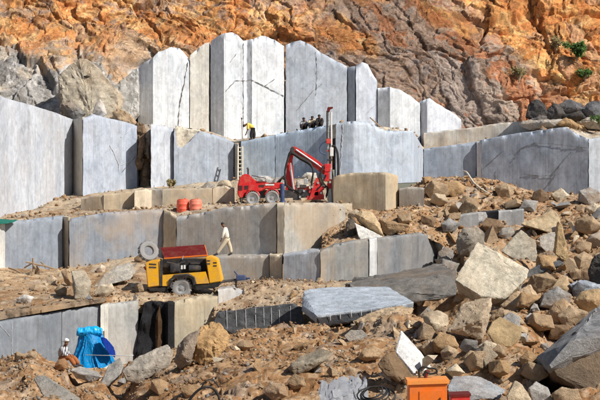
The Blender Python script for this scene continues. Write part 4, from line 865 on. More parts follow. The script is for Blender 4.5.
# left foreground
rock('grey boulder with a hollow shadow right of the blue tarpaulin', (0.38, 0.34, 0.29), 60, [(121, 371), (136, 358, .4), (152, 350, .7), (167, 344, .9), (174, 351, .5), (170, 366), (154, 377), (139, 385), (126, 381)], 1.6, rough=.045, dirt=.4)
rock('large orange tan boulder with rough face at left centre', (0.46, 0.29, 0.14), 58, [(190, 360), (192, 340), (200, 328, .4), (214, 322, .6), (227, 330, .4), (228, 346, 0), (216, 360, -.2), (200, 366, -.2)], 1.6, rough=.16, dirt=.7)
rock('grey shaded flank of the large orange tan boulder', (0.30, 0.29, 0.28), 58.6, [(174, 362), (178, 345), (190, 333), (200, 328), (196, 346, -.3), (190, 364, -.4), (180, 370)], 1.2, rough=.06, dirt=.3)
rock('flat grey slab sunk in the earth at bottom left', (0.34, 0.32, 0.29), 47, [(32, 378, 1.5), (42, 374, 1.6), (58, 384, 1), (82, 400, .2), (80, 408, 0), (48, 406, 0)], .6, rough=.025, dirt=.5, name='stone_slab', cat='stone slab')
rock('grey flat stone in front of the blue tarpaulin', (0.36, 0.34, 0.32), 62, [(70, 370), (80, 366, .4), (98, 372, .3), (103, 377), (92, 383), (76, 378)], .8, rough=.05)
rock('grey slab leaning left of the grey hollow boulder', (0.42, 0.40, 0.37), 61, [(100, 384), (108, 366, .6), (120, 357, .8), (124, 366, .4), (118, 378), (108, 388)], .8, rough=.04)
rock('cream stone on the earth crest left of the seated worker', CR, 63, [(26, 356), (31, 352), (38, 354), (36, 360), (28, 360)], .5, rough=.05)
# centre foreground
rock('long earth covered slab in the centre foreground', (0.34, 0.29, 0.22), 55, [(290, 366), (300, 356, .6), (322, 348, .8), (334, 352, .3), (328, 360), (306, 372), (294, 376)], .9, rough=.05, dirt=.9)
rock('pale rounded stone below the drilled white slab', (0.44, 0.41, 0.37), 58, [(344, 336), (350, 330), (362, 330), (368, 335), (362, 341), (349, 342)], .7, rough=.04)
rock('tan hump of rock right of the drilled slab edge', (0.52, 0.40, 0.27), 62, [(352, 322), (372, 312, .5), (398, 306, .8), (414, 308, .7), (410, 320, .2), (386, 326), (362, 328)], 1.2, rough=.05)
rock('tan angular boulder left of the pointed white slab', (0.48, 0.35, 0.22), 52, [(358, 358), (362, 350), (374, 346), (384, 350), (382, 358), (366, 362)], .8, rough=.06)
for pp, D, cc, lb in [
    ([(235, 346), (242, 340), (252, 341), (254, 347), (244, 352)], 60, (0.34, 0.25, 0.17), 'brown flat stone on the slope below the dark drilled slab'),
    ([(292, 348), (300, 343), (310, 342), (308, 347), (297, 351)], 58, OR, 'orange flat stone below the dark slab end'),
    ([(344, 372), (350, 366), (358, 370), (356, 378), (346, 378)], 50, CR, 'cream stone above the silver sheet'),
    ([(180, 390), (188, 384), (200, 386), (200, 396), (186, 398)], 46, OR, 'orange stone left of the hose loop'),
    ([(288, 368), (292, 362), (300, 364), (300, 372), (291, 374)], 50, GR, 'grey stone in the centre foreground shadow'),
    ([(262, 392), (270, 382), (284, 384), (288, 396), (274, 402)], 45, GR, 'grey angular stone at the bottom centre'),
    ([(286, 382), (294, 374), (304, 377), (306, 386), (294, 390)], 46, TN, 'tan stone above the bottom centre'),
    ([(420, 348), (428, 340), (436, 344), (436, 353), (425, 356)], 54, TN, 'tan stone right of the pointed white slab'),
    ([(440, 352), (448, 345), (458, 350), (456, 360), (444, 362)], 53, (0.50, 0.38, 0.26), 'tan angular stone on the slope above the blue grey slab'),
    ([(462, 358), (470, 350), (482, 354), (482, 364), (468, 368)], 52, (0.44, 0.32, 0.2), 'tan stone on the slope left of the huge slab'),
    ([(520, 358), (528, 350), (538, 356), (534, 366), (522, 368)], 52, OR, 'orange tan stone touching the tip of the huge slab'),
    ([(575, 246), (582, 240), (592, 243), (590, 252), (578, 254)], 80, TN, 'tan stone high on the right slope below the white stone'),
    ([(586, 208), (594, 203), (606, 206), (602, 214), (590, 214)], 86, CR, 'cream stone near the right edge of the upper slope'),
    ([(492, 352), (478, 346), (486, 340), (497, 344), (500, 350)], 56, CR, 'cream stone below the rough bright block')]:
    rock(lb, cc, D, pp, .6, rough=.08)

# ------------------------------------------------------------------ scattered stones
bpy.context.view_layer.update(); dg = bpy.context.evaluated_depsgraph_get()
ANCH = []
for o in COL.objects:
    if o.get('label') and o.get('kind') != 'structure' and o.parent is None:
        q = o.location; n_ = len(o['label'].split())
        if n_ <= 10 and q.y > 1: ANCH.append((300 + q.x / q.y * F, 200 - (q.z - EYE) / q.y * F, o['label']))
def beside(px, py):
    c = sorted((math.hypot(ax - px, ay - py), ax, ay, lb) for ax, ay, lb in ANCH)[0]
    dx, dy = px - c[1], py - c[2]
    return ('right of' if dx > 0 else 'left of') if abs(dx) > abs(dy) else ('below' if dy > 0 else 'above'), c[3]
rnd = random.Random(5)
USED = set()
protos = []
for k in range(14):
    bm = bmesh.new()
    sk = Vector((rnd.uniform(-.3, .3), rnd.uniform(-.3, .3), 0))
    for cx_ in (-1, 1):
        for cy_ in (-1, 1):
            for cz_ in (-1, 1):
                if rnd.random() < .14: continue
                bm.verts.new(Vector((cx_ * rnd.uniform(.6, 1.1), cy_ * rnd.uniform(.4, 1.0), cz_ * rnd.uniform(.45, .85))) * 0.45 + sk * cz_ * .4)
    bm.verts.new(Vector((rnd.uniform(-.5, .5), rnd.uniform(-.5, .5), .55)))
    r = bmesh.ops.convex_hull(bm, input=bm.verts)
    junk = list({e for e in r['geom_interior'] + r['geom_unused'] if isinstance(e, bmesh.types.BMVert)})
    if junk: bmesh.ops.delete(bm, geom=junk, context='VERTS')
    bmesh.ops.subdivide_edges(bm, edges=list(bm.edges), cuts=2); bmesh.ops.triangulate(bm, faces=bm.faces)
    rough_mesh(bm, 400 + k, 0.025, 9)
    me = bpy.data.meshes.new('rubble_stone'); bm.to_mesh(me); bm.free(); me.materials.append(M['rock']); me.shade_smooth(); me.set_sharp_from_angle(angle=math.radians(25)); protos.append(me)

ZONES = [  # px0, py0, px1, py1, count, label words, sizes
    (0, 352, 130, 400, 4, 'on the earth mound at bottom left', 5, 11),
    (135, 335, 300, 400, 8, 'on the earth slope below the dark drilled slab', 5, 12),
    (290, 320, 410, 395, 14, 'in the rubble below the bluish white slab', 5, 13),
    (405, 300, 560, 390, 24, 'in the rubble right of the pointed white slab', 6, 18),
    (440, 205, 600, 300, 28, 'in the pile around the largest pale slab', 6, 20),
    (400, 168, 600, 212, 10, 'on the upper slope below the dark grey sawn block', 4, 9),
    (0, 258, 145, 306, 20, 'on the left terrace below the blue grey blocks', 4, 9),
    (225, 278, 340, 302, 10, 'on the gravel bank under the long bench', 3, 7)]
TONES = [('tan', TN, .5), ('cream', CR, .3), ('grey', GR, .3), ('brown', (0.34, 0.22, 0.12), .5)]
for (x0, y0, x1, y1, cnt, where, s0, s1) in ZONES:
    made = 0
    for _ in range(cnt * 6):
        if made >= cnt: break
        px, py = rnd.uniform(x0, x1), rnd.uniform(y0, y1)
        loc, nor, nm = hit(px, py)
        if nm not in GROUND: continue
        tone, col, dirt = TONES[rnd.choices(range(4), (5, 3, 3, 2))[0]]
        kind_ = rnd.choice(('flat', 'blocky', 'pointed'))
        s = (s0 + (s1 - s0) * rnd.random() ** 2) * loc.y / F
        wd, an = beside(px, py); lab = 'small %s %s stone %s the %s' % (kind_, tone, wd, an)
        if len(lab.split()) > 16: lab = 'small %s stone %s the %s' % (tone, wd, an)
        if lab in USED: continue
        USED.add(lab)
        o = bpy.data.objects.new('rubble_stone', protos[rnd.randrange(14)]); COL.objects.link(o)
        zs = {'flat': rnd.uniform(.5, .65), 'blocky': rnd.uniform(.95, 1.2), 'pointed': rnd.uniform(1.3, 1.6)}[kind_]
        o.location = loc + Vector((0, 0, s * 0.2 * zs)); o.scale = (s * 1.25, s * rnd.uniform(.8, 1.1), s * zs)
        o.rotation_euler = (rnd.uniform(-.5, .5), rnd.uniform(-.5, .5), rnd.uniform(0, 6.28))
        f = rnd.uniform(.8, 1.2); o.color = (col[0] * f, col[1] * f, col[2] * f, dirt)
        tag(o, lab, 'stone', 'small loose stones ' + where); made += 1

def gravel(name, host, n, smin, smax, seed, label):
    """loose chips strewn over a patch of ground, one mesh"""
    rng = np.random.default_rng(seed)
    me0 = host.data; nv = len(me0.vertices); co = np.empty(nv * 3, np.float32); me0.vertices.foreach_get('co', co); co = co.reshape(-1, 3)
    k = rng.integers(0, nv, n); c = co[k] + rng.normal(0, .06, (n, 3)); c[:, 2] -= 0.01
    vis = (np.abs(c[:, 0] / c[:, 1]) < 0.23) & ((EYE - c[:, 2]) / c[:, 1] < 0.145); c = c[vis]; n = len(c)
    clump = fbm(c[:, 0] * 0.6, c[:, 1] * 0.6, seed); c = c[rng.random(n) < sstep(0.35, 0.62, clump) * 0.85 + 0.15]; n = len(c)
    b = bmesh.new(); bmesh.ops.create_cube(b, size=1.3); bmesh.ops.triangulate(b, faces=b.faces); bv = np.array([v.co[:] for v in b.verts]); bf = np.array([[v.index for v in f.verts] for f in b.faces]); b.free()
    sz = (smin + (smax - smin) * rng.random(n) ** 3.5) * (0.35 + 0.65 * c[:, 1] / 80.0)
    V = bv[None] * (0.65 + 0.6 * rng.random((n, 8, 1)) + rng.normal(0, .16, (n, 8, 3))) * sz[:, None, None] * rng.uniform(.5, 1.2, (n, 1, 3))
    V = np.einsum('nij,nkj->nki', np.linalg.qr(rng.normal(0, 1, (n, 3, 3)))[0], V); V[..., 2] *= .8
    a = rng.uniform(0, 6.28, n); ca, sa = np.cos(a), np.sin(a)
    V = np.stack([V[..., 0] * ca[:, None] - V[..., 1] * sa[:, None], V[..., 0] * sa[:, None] + V[..., 1] * ca[:, None], V[..., 2]], -1) + c[:, None, :]
    Fc = (bf[None] + (np.arange(n) * 8)[:, None, None]).reshape(-1, 3).astype(np.int32)
    me = bpy.data.meshes.new(name); me.vertices.add(n * 8); me.vertices.foreach_set('co', V.reshape(-1).astype(np.float32))
    me.loops.add(Fc.size); me.loops.foreach_set('vertex_index', Fc.reshape(-1)); me.polygons.add(len(Fc))
    me.polygons.foreach_set('loop_start', (np.arange(len(Fc)) * 3).astype(np.int32)); me.polygons.foreach_set('loop_total', np.full(len(Fc), 3, np.int32)); me.update(calc_edges=True)
    pal = np.array([(0.35, 0.22, 0.125), (0.42, 0.29, 0.18), (0.30, 0.26, 0.22), (0.26, 0.14, 0.065), (0.50, 0.40, 0.28)])
    cc = pal[rng.choice(5, n, p=(.38, .22, .16, .16, .08))] * rng.uniform(.75, 1.2, (n, 1))
    at = me.attributes.new('tint', 'FLOAT_COLOR', 'POINT')
    at.data.foreach_set('color', np.concatenate([np.repeat(cc, 8, 0), np.ones((n * 8, 1))], 1).reshape(-1).astype(np.float32))
    me.validate(); o = link(name, me, M['earth']); tag(o, label, None, None, 'stuff'); return o
gravel('gravel', ground, 80000, .016, .13, 1, 'tan stone chips strewn over the foreground rubble')
gravel('gravel', slope, 26000, .018, .18, 2, 'tan stone chips strewn over the right slope')
gravel('gravel', terrace, 14000, .012, .10, 3, 'pale stone chips strewn over the compressor terrace')
gravel('gravel', gbank, 9000, .015, .10, 4, 'small stone chips on the gravel bank')
gravel('gravel', rterr, 8000, .02, .16, 5, 'pale stone chips on the rig terrace')
gravel('gravel', bank, 3000, .015, .14, 6, 'stone chips on the long bench')
gravel('gravel', topt, 1500, .02, .2, 7, 'pale stone chips on the ledge under the tall faces')

# ------------------------------------------------------------------ shrubs
def shrub(px, py, D, w, h, n, mat, label, cat='shrub'):
    e = empty('shrub', P(px, py, D), label, cat); r = random.Random(int(px))
    bm = bmesh.new(); tips = []
    for k in range(9):
        a = r.uniform(0, 6.28); q = Vector((math.cos(a) * w * .4 * r.random(), math.sin(a) * w * .3 * r.random(), h * r.uniform(.5, .9)))
        tube(bm, [Vector((0, 0, -.3)), q * .5 + Vector((0, 0, .1)), q], [.05, .03, .01], 5); tips.append(q)
    bm_obj('stem', bm, M['wood'], e)
    bm = bmesh.new()
    cl = [Vector((r.gauss(0, w * .24), r.gauss(0, w * .2), h * r.uniform(.2, .85))) for _ in range(16)]
    for k in range(n):
        c = r.choice(cl) + Vector((r.gauss(0, .16), r.gauss(0, .16), r.gauss(0, .14))) * w * .55
        if c.z < -.2: continue
        s = r.uniform(.06, .15); u = Vector((r.gauss(0, 1), r.gauss(0, 1), r.gauss(0, 1))).normalized(); v = u.orthogonal().normalized()
        bm.faces.new([bm.verts.new(c + u * s), bm.verts.new(c + v * s * .5), bm.verts.new(c - u * s), bm.verts.new(c - v * s * .5)])
    bm_obj('foliage', bm, M[mat], e, normals=False)
    return e
def cliff_D(px, py):
    loc, nor, nm = hit(px, py); return loc.y if loc is not None else 118
shrub(577, 58, cliff_D(577, 60) - .5, 1.6, 1.35, 1500, 'leaf', 'bright green shrub on the cliff at upper right')
shrub(556, 50, cliff_D(556, 52) - .4, 1.2, 1.1, 500, 'dryleaf', 'dry olive shrub left of the bright green shrub')
shrub(585, 77, cliff_D(585, 78) - .4, 1.1, .6, 600, 'leaf', 'small low green shrub below the bright green shrub')
shrub(519, 78, cliff_D(519, 80) - .4, 1.3, .9, 420, 'dryleaf', 'dry brown tuft on the cliff above the dark boulders')
shrub(600, 124, 103.6, 1.0, .6, 400, 'leaf', 'small green plant at the right edge beside the dark boulders')
shrub(170, 186, 98.4, .65, .42, 220, 'dryleaf', 'small dry olive plant below the chipped pale blue block')

# ------------------------------------------------------------------ machines
class L:
    """local frame in metres of a thing standing at pixel (px,py), distance D"""
    def __init__(s, name, px, py, D, label, cat, group=None):
        s.px, s.py, s.D, s.k = px, py, D, D / F; s.e = empty(name, P(px, py, D), label, cat, group)
    def __call__(s, x, y, d=0.0): return Vector(((x - s.px) * s.k, d, (s.py - y) * s.k))
    def xz(s, pts): return [((x - s.px) * s.k, (s.py - y) * s.k) for x, y in pts]
    def part(s, name, bm, mat, parent=None, smooth=None): return bm_obj(name, bm, M[mat], parent or s.e, smooth)

def bev(bm, off=.02, ang=30):
    bmesh.ops.recalc_face_normals(bm, faces=bm.faces)
    ed = [e for e in bm.edges if len(e.link_faces) == 2 and e.calc_face_angle(0) > math.radians(ang)]
    bmesh.ops.bevel(bm, geom=ed, offset=off, segments=2, affect='EDGES', clamp_overlap=True)

def wheel(Lo, x, y, d, r_px, wid, rimf=.55, tmat='tyre', parent=None):
    r = r_px * Lo.k; c = Lo(x, y, d)
    root = bpy.data.objects.new('wheel', None); COL.objects.link(root); root.parent = parent or Lo.e; root.location = c
    bm = bmesh.new(); w = wid / 2
    lathe_y(bm, (0, 0, 0), [(r * rimf, -w * .8), (r * .78, -w), (r * .95, -w * .85), (r, -w * .4), (r, w * .4), (r * .95, w * .85), (r * .78, w), (r * rimf, w * .8)], 32)
    for k in range(22):
        a = 2 * math.pi * k / 22; box(bm, (math.cos(a) * r, 0, math.sin(a) * r), (.05 * r / .4, wid * .8, .035 * r / .4), Matrix.Rotation(-a, 3, 'Y'))
    bm_obj('tyre', bm, M[tmat], root, 35)
    bm = bmesh.new()
    lathe_y(bm, (0, 0, 0), [(r * rimf, -w * .75), (r * rimf * .85, -w * .7), (r * rimf * .75, -w * .2), (r * .2, -w * .25), (r * .16, -w * .8), (.01, -w * .8), (.01, w * .3), (r * rimf, w * .6)], 24)
    for k in range(6):
        a = 2 * math.pi * k / 6; box(bm, (math.cos(a) * r * .3, -w * .3, math.sin(a) * r * .3), (.03, .03, .03))
    bm_obj('rim', bm, M['steel'], root, 35)
    return root

# --- drilling rig
R = L('drilling_rig', 275, 205, 93, 'red wheeled drilling rig with folded boom and tall mast', 'drilling rig')
bm = bmesh.new()
prism(bm, R.xz([(238, 186), (240, 178), (244, 174), (249, 174.5), (253, 179), (258, 181.5), (270, 183), (283, 182.5), (284, 187), (278, 189), (266, 189), (262, 191), (259, 192), (254, 191), (248, 191), (244, 194), (243, 198), (240, 198), (238, 194)]), -.75, .75); bev(bm, .05)
R.part('body', bm, 'red', smooth=40)
bm = bmesh.new(); box(bm, R(247, 176, -.4), (.35, .4, .12), bevel=.03); box(bm, R(262, 182, -.77), (.6, .03, .06)); box(bm, R(272, 183.5, -.77), (.35, .03, .05)); R.part('bonnet_trim', bm, 'maroon')
bm = bmesh.new(); prism(bm, R.xz([(242, 190), (318, 190), (318, 197), (300, 198), (242, 198)]), -.45, .45); R.part('chassis', bm, 'dark')
for x, y in ((253, 198.6), (272.5, 197.6)):
    for d in (-.62, .62): wheel(R, x, y, d, 7.0, .34, .62)
bm = bmesh.new(); tube(bm, [R(282.5, 184, -.7), R(282.5, 201, -.7)], .14, 14); tube(bm, [R(282.5, 201, -.7), R(282.5, 204.5, -.7)], [.2, .24], 14); R.part('jack', bm, 'blue', smooth=40)
bm = bmesh.new(); tube(bm, [R(241.5, 196, -.55), R(241.5, 203, -.55)], .10, 10); box(bm, R(241.5, 203.6, -.55), (.34, .34, .08)); R.part('jack', bm, 'dark')
bm = bmesh.new(); prism(bm, R.xz([(285.5, 192), (286, 176), (287, 163), (290, 150), (294, 147.5), (295, 151), (292.5, 160), (293, 170), (294.5, 184), (297, 193)]), -.28, .12); bev(bm, .03); R.part('boom_post', bm, 'red', smooth=40)
bm = bmesh.new(); prism(bm, R.xz([(290, 151), (291, 147), (295, 146.6), (303, 151), (315, 158.5), (328, 169), (327, 174.5), (322, 174), (312, 165.5), (300, 157), (294, 154)]), -.30, .08); bev(bm, .03); R.part('boom_arm', bm, 'red', smooth=40)
bm = bmesh.new(); tube(bm, [R(296, 150, -.36), R(318, 165, -.36)], .06, 10); tube(bm, [R(314, 162, -.36), R(326, 171, -.36)], .035, 8); R.part('boom_cylinder', bm, 'steel', smooth=40)
bm = bmesh.new(); tube(bm, [R(292.5, 149.5, -.4), R(292.5, 149.5, .15)], .15, 14); R.part('elbow_pin', bm, 'dark', smooth=40)
def hose(bm, pts, r=.05):
    pts = [Vector(p) for p in pts]; out = []
    for i in range(len(pts) - 1):
        p0 = pts[max(i - 1, 0)]; p1 = pts[i]; p2 = pts[i + 1]; p3 = pts[min(i + 2, len(pts) - 1)]
        for k in range(6):
            t = k / 6; out.append(.5 * (2 * p1 + (p2 - p0) * t + (2 * p0 - 5 * p1 + 4 * p2 - p3) * t * t + (3 * p1 - p0 - 3 * p2 + p3) * t ** 3))
    out.append(pts[-1]); tube(bm, out, r, 7)
for dd, oy in ((-.42, 0), (-.50, 1.2), (-.46, 2.2)):
    bm = bmesh.new(); hose(bm, [R(285.5 + oy * .3, 186, dd), R(285, 172, dd), R(287.5, 160 + oy, dd), R(291, 152 + oy, dd), R(300, 157 + oy, dd), R(310, 163 + oy, dd), R(313, 172, dd - .05), R(311.5, 183 + oy, dd), R(313, 191, dd), R(319, 189 - oy, dd), R(323, 181, dd), R(326, 175, dd)], .055); R.part('hose', bm, 'black', smooth=60)
bm = bmesh.new()
prism(bm, R.xz([(308, 200), (310, 196), (314, 183), (316, 178), (319, 179), (318, 186), (315, 192), (313, 199)]), -.55, -.45)
prism(bm, R.xz([(316, 178), (319, 177.5), (322, 188), (324, 199), (319.5, 200), (318, 190)]), -.52, -.42)
prism(bm, R.xz([(309, 189), (318, 186.5), (324, 186), (324, 190), (316, 192), (309, 193)]), -.5, -.40)
prism(bm, R.xz([(307, 196), (324, 195), (324, 199.5), (307, 200)]), -.48, .35)
box(bm, R(316, 194, -.1), (.75, .7, .45), bevel=.04); R.part('front_frame', bm, 'red')
bm = bmesh.new(); box(bm, R(301, 193, -.25), (.35, .5, .5), bevel=.05); box(bm, R(303, 186.5, -.3), (.42, .4, .22), bevel=.04); box(bm, R(297, 199, -.3), (.5, .5, .16)); R.part('valve_block', bm, 'dark')
bm = bmesh.new(); tube(bm, [R(315, 201, -.5), R(315, 204, -.5)], .08, 8); tube(bm, [R(310, 202, .3), R(310, 204.5, .3)], .08, 8); box(bm, R(315, 204.3, -.5), (.4, .3, .06)); R.part('foot', bm, 'dark')
bm = bmesh.new(); box(bm, R(328.2, 158, -.2), (.12, .12, 96 * R.k)); 
for y in range(114, 204, 6): box(bm, R(328.2, y, -.27), (.15, .03, .05))
R.part('mast', bm, 'steel')
bm = bmesh.new(); box(bm, R(327.0, 125, -.3), (.10, .08, 28 * R.k)); R.part('mast_rail', bm, 'dark')
bm = bmesh.new(); tube(bm, [R(331.2, 112, -.2), R(331.6, 203, -.2)], .055, 10); R.part('drill_rod', bm, 'white', smooth=40)
bm = bmesh.new(); prism(bm, R.xz([(327, 109.5), (327.5, 107.4), (332.6, 107), (333, 108.4), (330, 109.8), (329.6, 112), (327.2, 112)]), -.36, -.06); bev(bm, .015); R.part('mast_head', bm, 'maroon')
bm = bmesh.new(); box(bm, R(328.2, 141.5, -.36), (.28, .22, .3), bevel=.03); R.part('hose_guide', bm, 'red')
bm = bmesh.new(); box(bm, R(327.5, 168, -.36), (.38, .26, .5), bevel=.03); box(bm, R(326.5, 177, -.38), (.3, .26, .55), bevel=.03); box(bm, R(329, 186, -.36), (.26, .22, .35), bevel=.02); R.part('drill_carriage', bm, 'red')
bm = bmesh.new(); box(bm, R(331.5, 152, -.36), (.22, .2, .55), bevel=.03); R.part('drill_motor', bm, 'white')
bm = bmesh.new(); box(bm, R(330.5, 174, -.4), (.14, .16, .7), bevel=.02); R.part('rod_guide', bm, 'steel')
bm = bmesh.new(); prism(bm, R.xz([(325.5, 187), (330, 186), (331.5, 196), (332, 204), (329, 205), (327.5, 198)]), -.42, -.12); bev(bm, .015); R.part('mast_foot', bm, 'steel')
bm = bmesh.new(); hose(bm, [R(328, 141, -.4), R(322, 144, -.4), R(319.5, 149, -.4), R(321, 153, -.4), R(326, 155, -.4)], .035); R.part('hose', bm, 'blue', smooth=60)
for k in (0, .9):
    bm = bmesh.new(); hose(bm, [R(331.5, 147 - k, -.42), R(335, 146.5, -.42), R(337 + k, 155, -.42), R(337.6 + k, 170, -.42), R(336.5 + k, 181 + k, -.42), R(334.4, 184.5, -.42), R(333, 178, -.42), R(331.5, 170, -.42)], .05); R.part('hose', bm, 'black', smooth=60)

for x, y, w, h in ((241, 188, 4, 5), (247, 187.5, 4, 4), (262, 186, 5, 2.4)):
    bm = bmesh.new()
    for q in range(4): box(bm, R(x, y - h / 2 + (q + .5) * h / 4, -.765), (w * R.k, .03, h * R.k / 7))
    R.part('grille', bm, 'dark')
bm = bmesh.new(); tube(bm, [R(248, 175, .3), R(248, 169, .3), R(247, 167.5, .3)], .06, 8); R.part('exhaust', bm, 'dark', smooth=40)
bm = bmesh.new(); box(bm, R(240.3, 184, -.3), (.06, .26, .16), bevel=.02); R.part('headlight', bm, 'white')
bm = bmesh.new(); box(bm, R(270, 184.8, -.765), (.55, .02, .10)); R.part('decal', bm, 'white')
bm = bmesh.new(); tube(bm, [R(252, 179, -.6), R(252, 175.5, -.6), R(266, 178.5, -.6), R(266, 182, -.6)], .025, 6); R.part('handrail', bm, 'dark')
for q in range(4):
    bm = bmesh.new(); hose(bm, [R(276 + q, 184, -.5 + q * .1), R(281 + q, 179 - q, -.55), R(286, 181 + q, -.5), R(288 + q, 188, -.45), R(298 + q, 191 + q, -.5)], .035); R.part('hose', bm, 'black', smooth=60)
bm = bmesh.new(); tube(bm, [R(294, 192, -.4), R(291, 170, -.4)], .07, 8); tube(bm, [R(291.5, 174, -.4), R(290.5, 163, -.4)], .045, 8); R.part('boom_cylinder', bm, 'steel', smooth=40)
for x, y in ((300, 197), (304, 191), (318, 183), (321, 193), (312, 187)):
    bm = bmesh.new(); tube(bm, [R(x, y, -.62), R(x, y, -.4)], .07, 10); R.part('pin', bm, 'steel', smooth=40)
for q in range(3):
    bm = bmesh.new(); hose(bm, [R(323 + q * .6, 166, -.45), R(321 - q, 174 + q, -.55), R(323, 182 + q * 2, -.52), R(327 + q * .5, 188, -.48), R(326, 196 + q, -.5)], .035); R.part('hose', bm, 'black', smooth=60)
for y in (151, 160, 171, 180):
    bm = bmesh.new(); box(bm, R(329.5, y, -.32), (.34, .12, .09), bevel=.015); R.part('clamp', bm, 'red' if y != 160 else 'dark')
bm = bmesh.new(); prism(bm, R.xz([(297, 188), (309, 186), (309, 190), (299, 193)]), -.35, .2); R.part('swing_plate', bm, 'red')
bm = bmesh.new(); box(bm, R(306, 181.5, -.4), (.26, .3, .3), bevel=.03); R.part('control_box', bm, 'steel')
bm = bmesh.new()
for x, y in ((253, 198.6), (272.5, 197.6)): tube(bm, [R(x + 7.4 * math.cos(a), y - 8.6 * math.sin(a), -.7) for a in np.linspace(.35, 2.8, 10)], .05, 5)
R.part('mudguard', bm, 'red')

# --- compressor trailer
K = L('compressor', 185, 296.5, 78.5, 'yellow towed compressor with its dark red lid propped open', 'compressor')
Y0, Y1 = -.95, .95
bm = bmesh.new(); prism(bm, K.xz([(147, 263), (150, 260.5), (160.5, 259), (161.5, 285), (149.5, 286.5)]), Y0, Y1); bev(bm, .04); K.part('rear_casing', bm, 'yellow', smooth=40)
bm = bmesh.new(); prism(bm, K.xz([(206.5, 256.5), (211, 255.5), (218, 258.5), (223, 280.5), (210.5, 282.5)]), Y0, Y1); bev(bm, .04); K.part('front_casing', bm, 'yellow', smooth=40)
bm = bmesh.new(); prism(bm, K.xz([(164, 274.2), (206.8, 270.8), (210.3, 282.3), (197.5, 283), (194, 277.5), (190, 275.5), (176, 276.5), (172, 279), (170.5, 285), (162, 285)]), Y0, Y0 + .08); K.part('side_panel', bm, 'yellow')
bm = bmesh.new(); prism(bm, K.xz([(161, 262), (207, 258), (210, 282), (161.5, 284)]), Y1 - .08, Y1); K.part('side_panel', bm, 'yellow')
bm = bmesh.new(); prism(bm, K.xz([(161, 274), (208, 271), (210, 283.5), (150, 287.5), (150, 290.5), (170, 292), (171, 286), (195, 284), (210, 288), (215, 286), (215, 283)]), Y0 + .1, Y1 - .1) if False else box(bm, K(184, 285.5, 0), (62 * K.k, 1.5, .25))
K.part('chassis', bm, 'dark')
bm = bmesh.new(); prism(bm, K.xz([(149.5, 287), (168, 286), (170, 291), (152, 290)]), Y0 + .05, Y1 - .05); K.part('underframe', bm, 'black'); bm = bmesh.new(); prism(bm, K.xz([(196, 284), (221, 281), (219, 286), (198, 289)]), Y0 + .05, Y1 - .05); K.part('underframe', bm, 'black')
bm = bmesh.new(); box(bm, K(162.7, 272.5, Y0 + .03), (.15, .1, 25 * K.k)); K.part('door_post', bm, 'dark')
bm = bmesh.new(); box(bm, K(185, 266, .2), (44 * K.k, 1.2, 14 * K.k)); K.part('engine_bay', bm, 'black')
bm = bmesh.new(); box(bm, K(176, 268, -.5), (.5, .4, .45), bevel=.05); tube(bm, [K(190, 268, -.6), K(202, 268, -.6)], .2, 14); box(bm, K(196, 262.5, -.55), (.5, .3, .12)); tube(bm, [K(168, 262, -.6), K(178, 264, -.6), K(186, 261.5, -.6)], .05, 8); K.part('engine', bm, 'dark', smooth=40)
bm = bmesh.new(); box(bm, K(183.2, 266.5, -.9), (.09, .04, .2)); box(bm, K(186, 266.3, -.9), (.09, .04, .2)); K.part('latch', bm, 'white')
# lid: hinged along the far top edge, propped up
bm = bmesh.new()
lo = [K(164.5, 258.5, -.2), K(207.5, 255.3, -.2)]; hi = [K(159.5, 248.8, .75), K(203.5, 245.8, .75)]
nrm = (lo[1] - lo[0]).cross(hi[0] - lo[0]).normalized() * .05
A = [lo[0], lo[1], hi[1], hi[0]]; va = [bm.verts.new(p) for p in A]; vb_ = [bm.verts.new(p + nrm) for p in A]
bm.faces.new(va); bm.faces.new(vb_[::-1])
for i in range(4): bm.faces.new((va[i], vb_[i], vb_[(i + 1) % 4], va[(i + 1) % 4]))
lid = K.part('lid', bm, 'maroon')
bm = bmesh.new(); tube(bm, [hi[0], hi[1]], .045, 6); tube(bm, [lo[1], hi[1]], .035, 6); tube(bm, [lo[0], lo[1]], .05, 6); bm_obj('lid_rim', bm, M['orange'], lid)
bm = bmesh.new(); tube(bm, [K(183, 259, -.5), K(184, 252, .3)], .025, 6); K.part('lid_strut', bm, 'steel')
bm = bmesh.new(); tube(bm, [K(171.5, 286, Y0 - .02), K(172.5, 279, Y0 - .02), K(176, 275.5, Y0 - .02), K(190, 274.5, Y0 - .02), K(194.5, 277, Y0 - .02), K(196.5, 283.5, Y0 - .02)], .12, 4); K.part('mudguard', bm, 'dark')
for d in (-.78, .78): wheel(K, 183, 287, d, 9.6, .30, .58)
for yy in (263.5, 266.5):
    bm = bmesh.new(); box(bm, K(154.5, yy, Y0 - .005), (7 * K.k, .02, 1.4 * K.k), Matrix.Rotation(.05, 3, 'Y')); K.part('vent', bm, 'dark')
    bm = bmesh.new(); box(bm, K(209.5, yy - 3.5, Y0 - .005), (3.4 * K.k, .02, 1.3 * K.k)); K.part('vent', bm, 'dark')
    bm = bmesh.new(); box(bm, K(216, yy - 1.5, Y0 - .005), (3.4 * K.k, .02, 1.3 * K.k)); K.part('vent', bm, 'dark')
bm = bmesh.new(); tube(bm, [K(146, 268, Y0 + .1), K(147.5, 267, Y0 + .1)], .1, 10); K.part('lamp', bm, 'maroon')
bm = bmesh.new(); tube(bm, [K(211, 284.5, -.5), K(226, 281, -.1), K(247, 278.5, 0)], .07, 8); tube(bm, [K(211, 284.5, .5), K(226, 281, .1)], .07, 8); K.part('tow_bar', bm, 'dark', smooth=40)
bm = bmesh.new(); tube(bm, [K(240, 278, -.15), K(237, 274, -.15), K(234.5, 271, -.15)], .05, 8); box(bm, K(241, 277.5, -.1), (.5, .25, .28), bevel=.05); tube(bm, [K(247, 278.5, 0), K(250, 278.3, 0)], .05, 8); K.part('coupling', bm, 'blue')
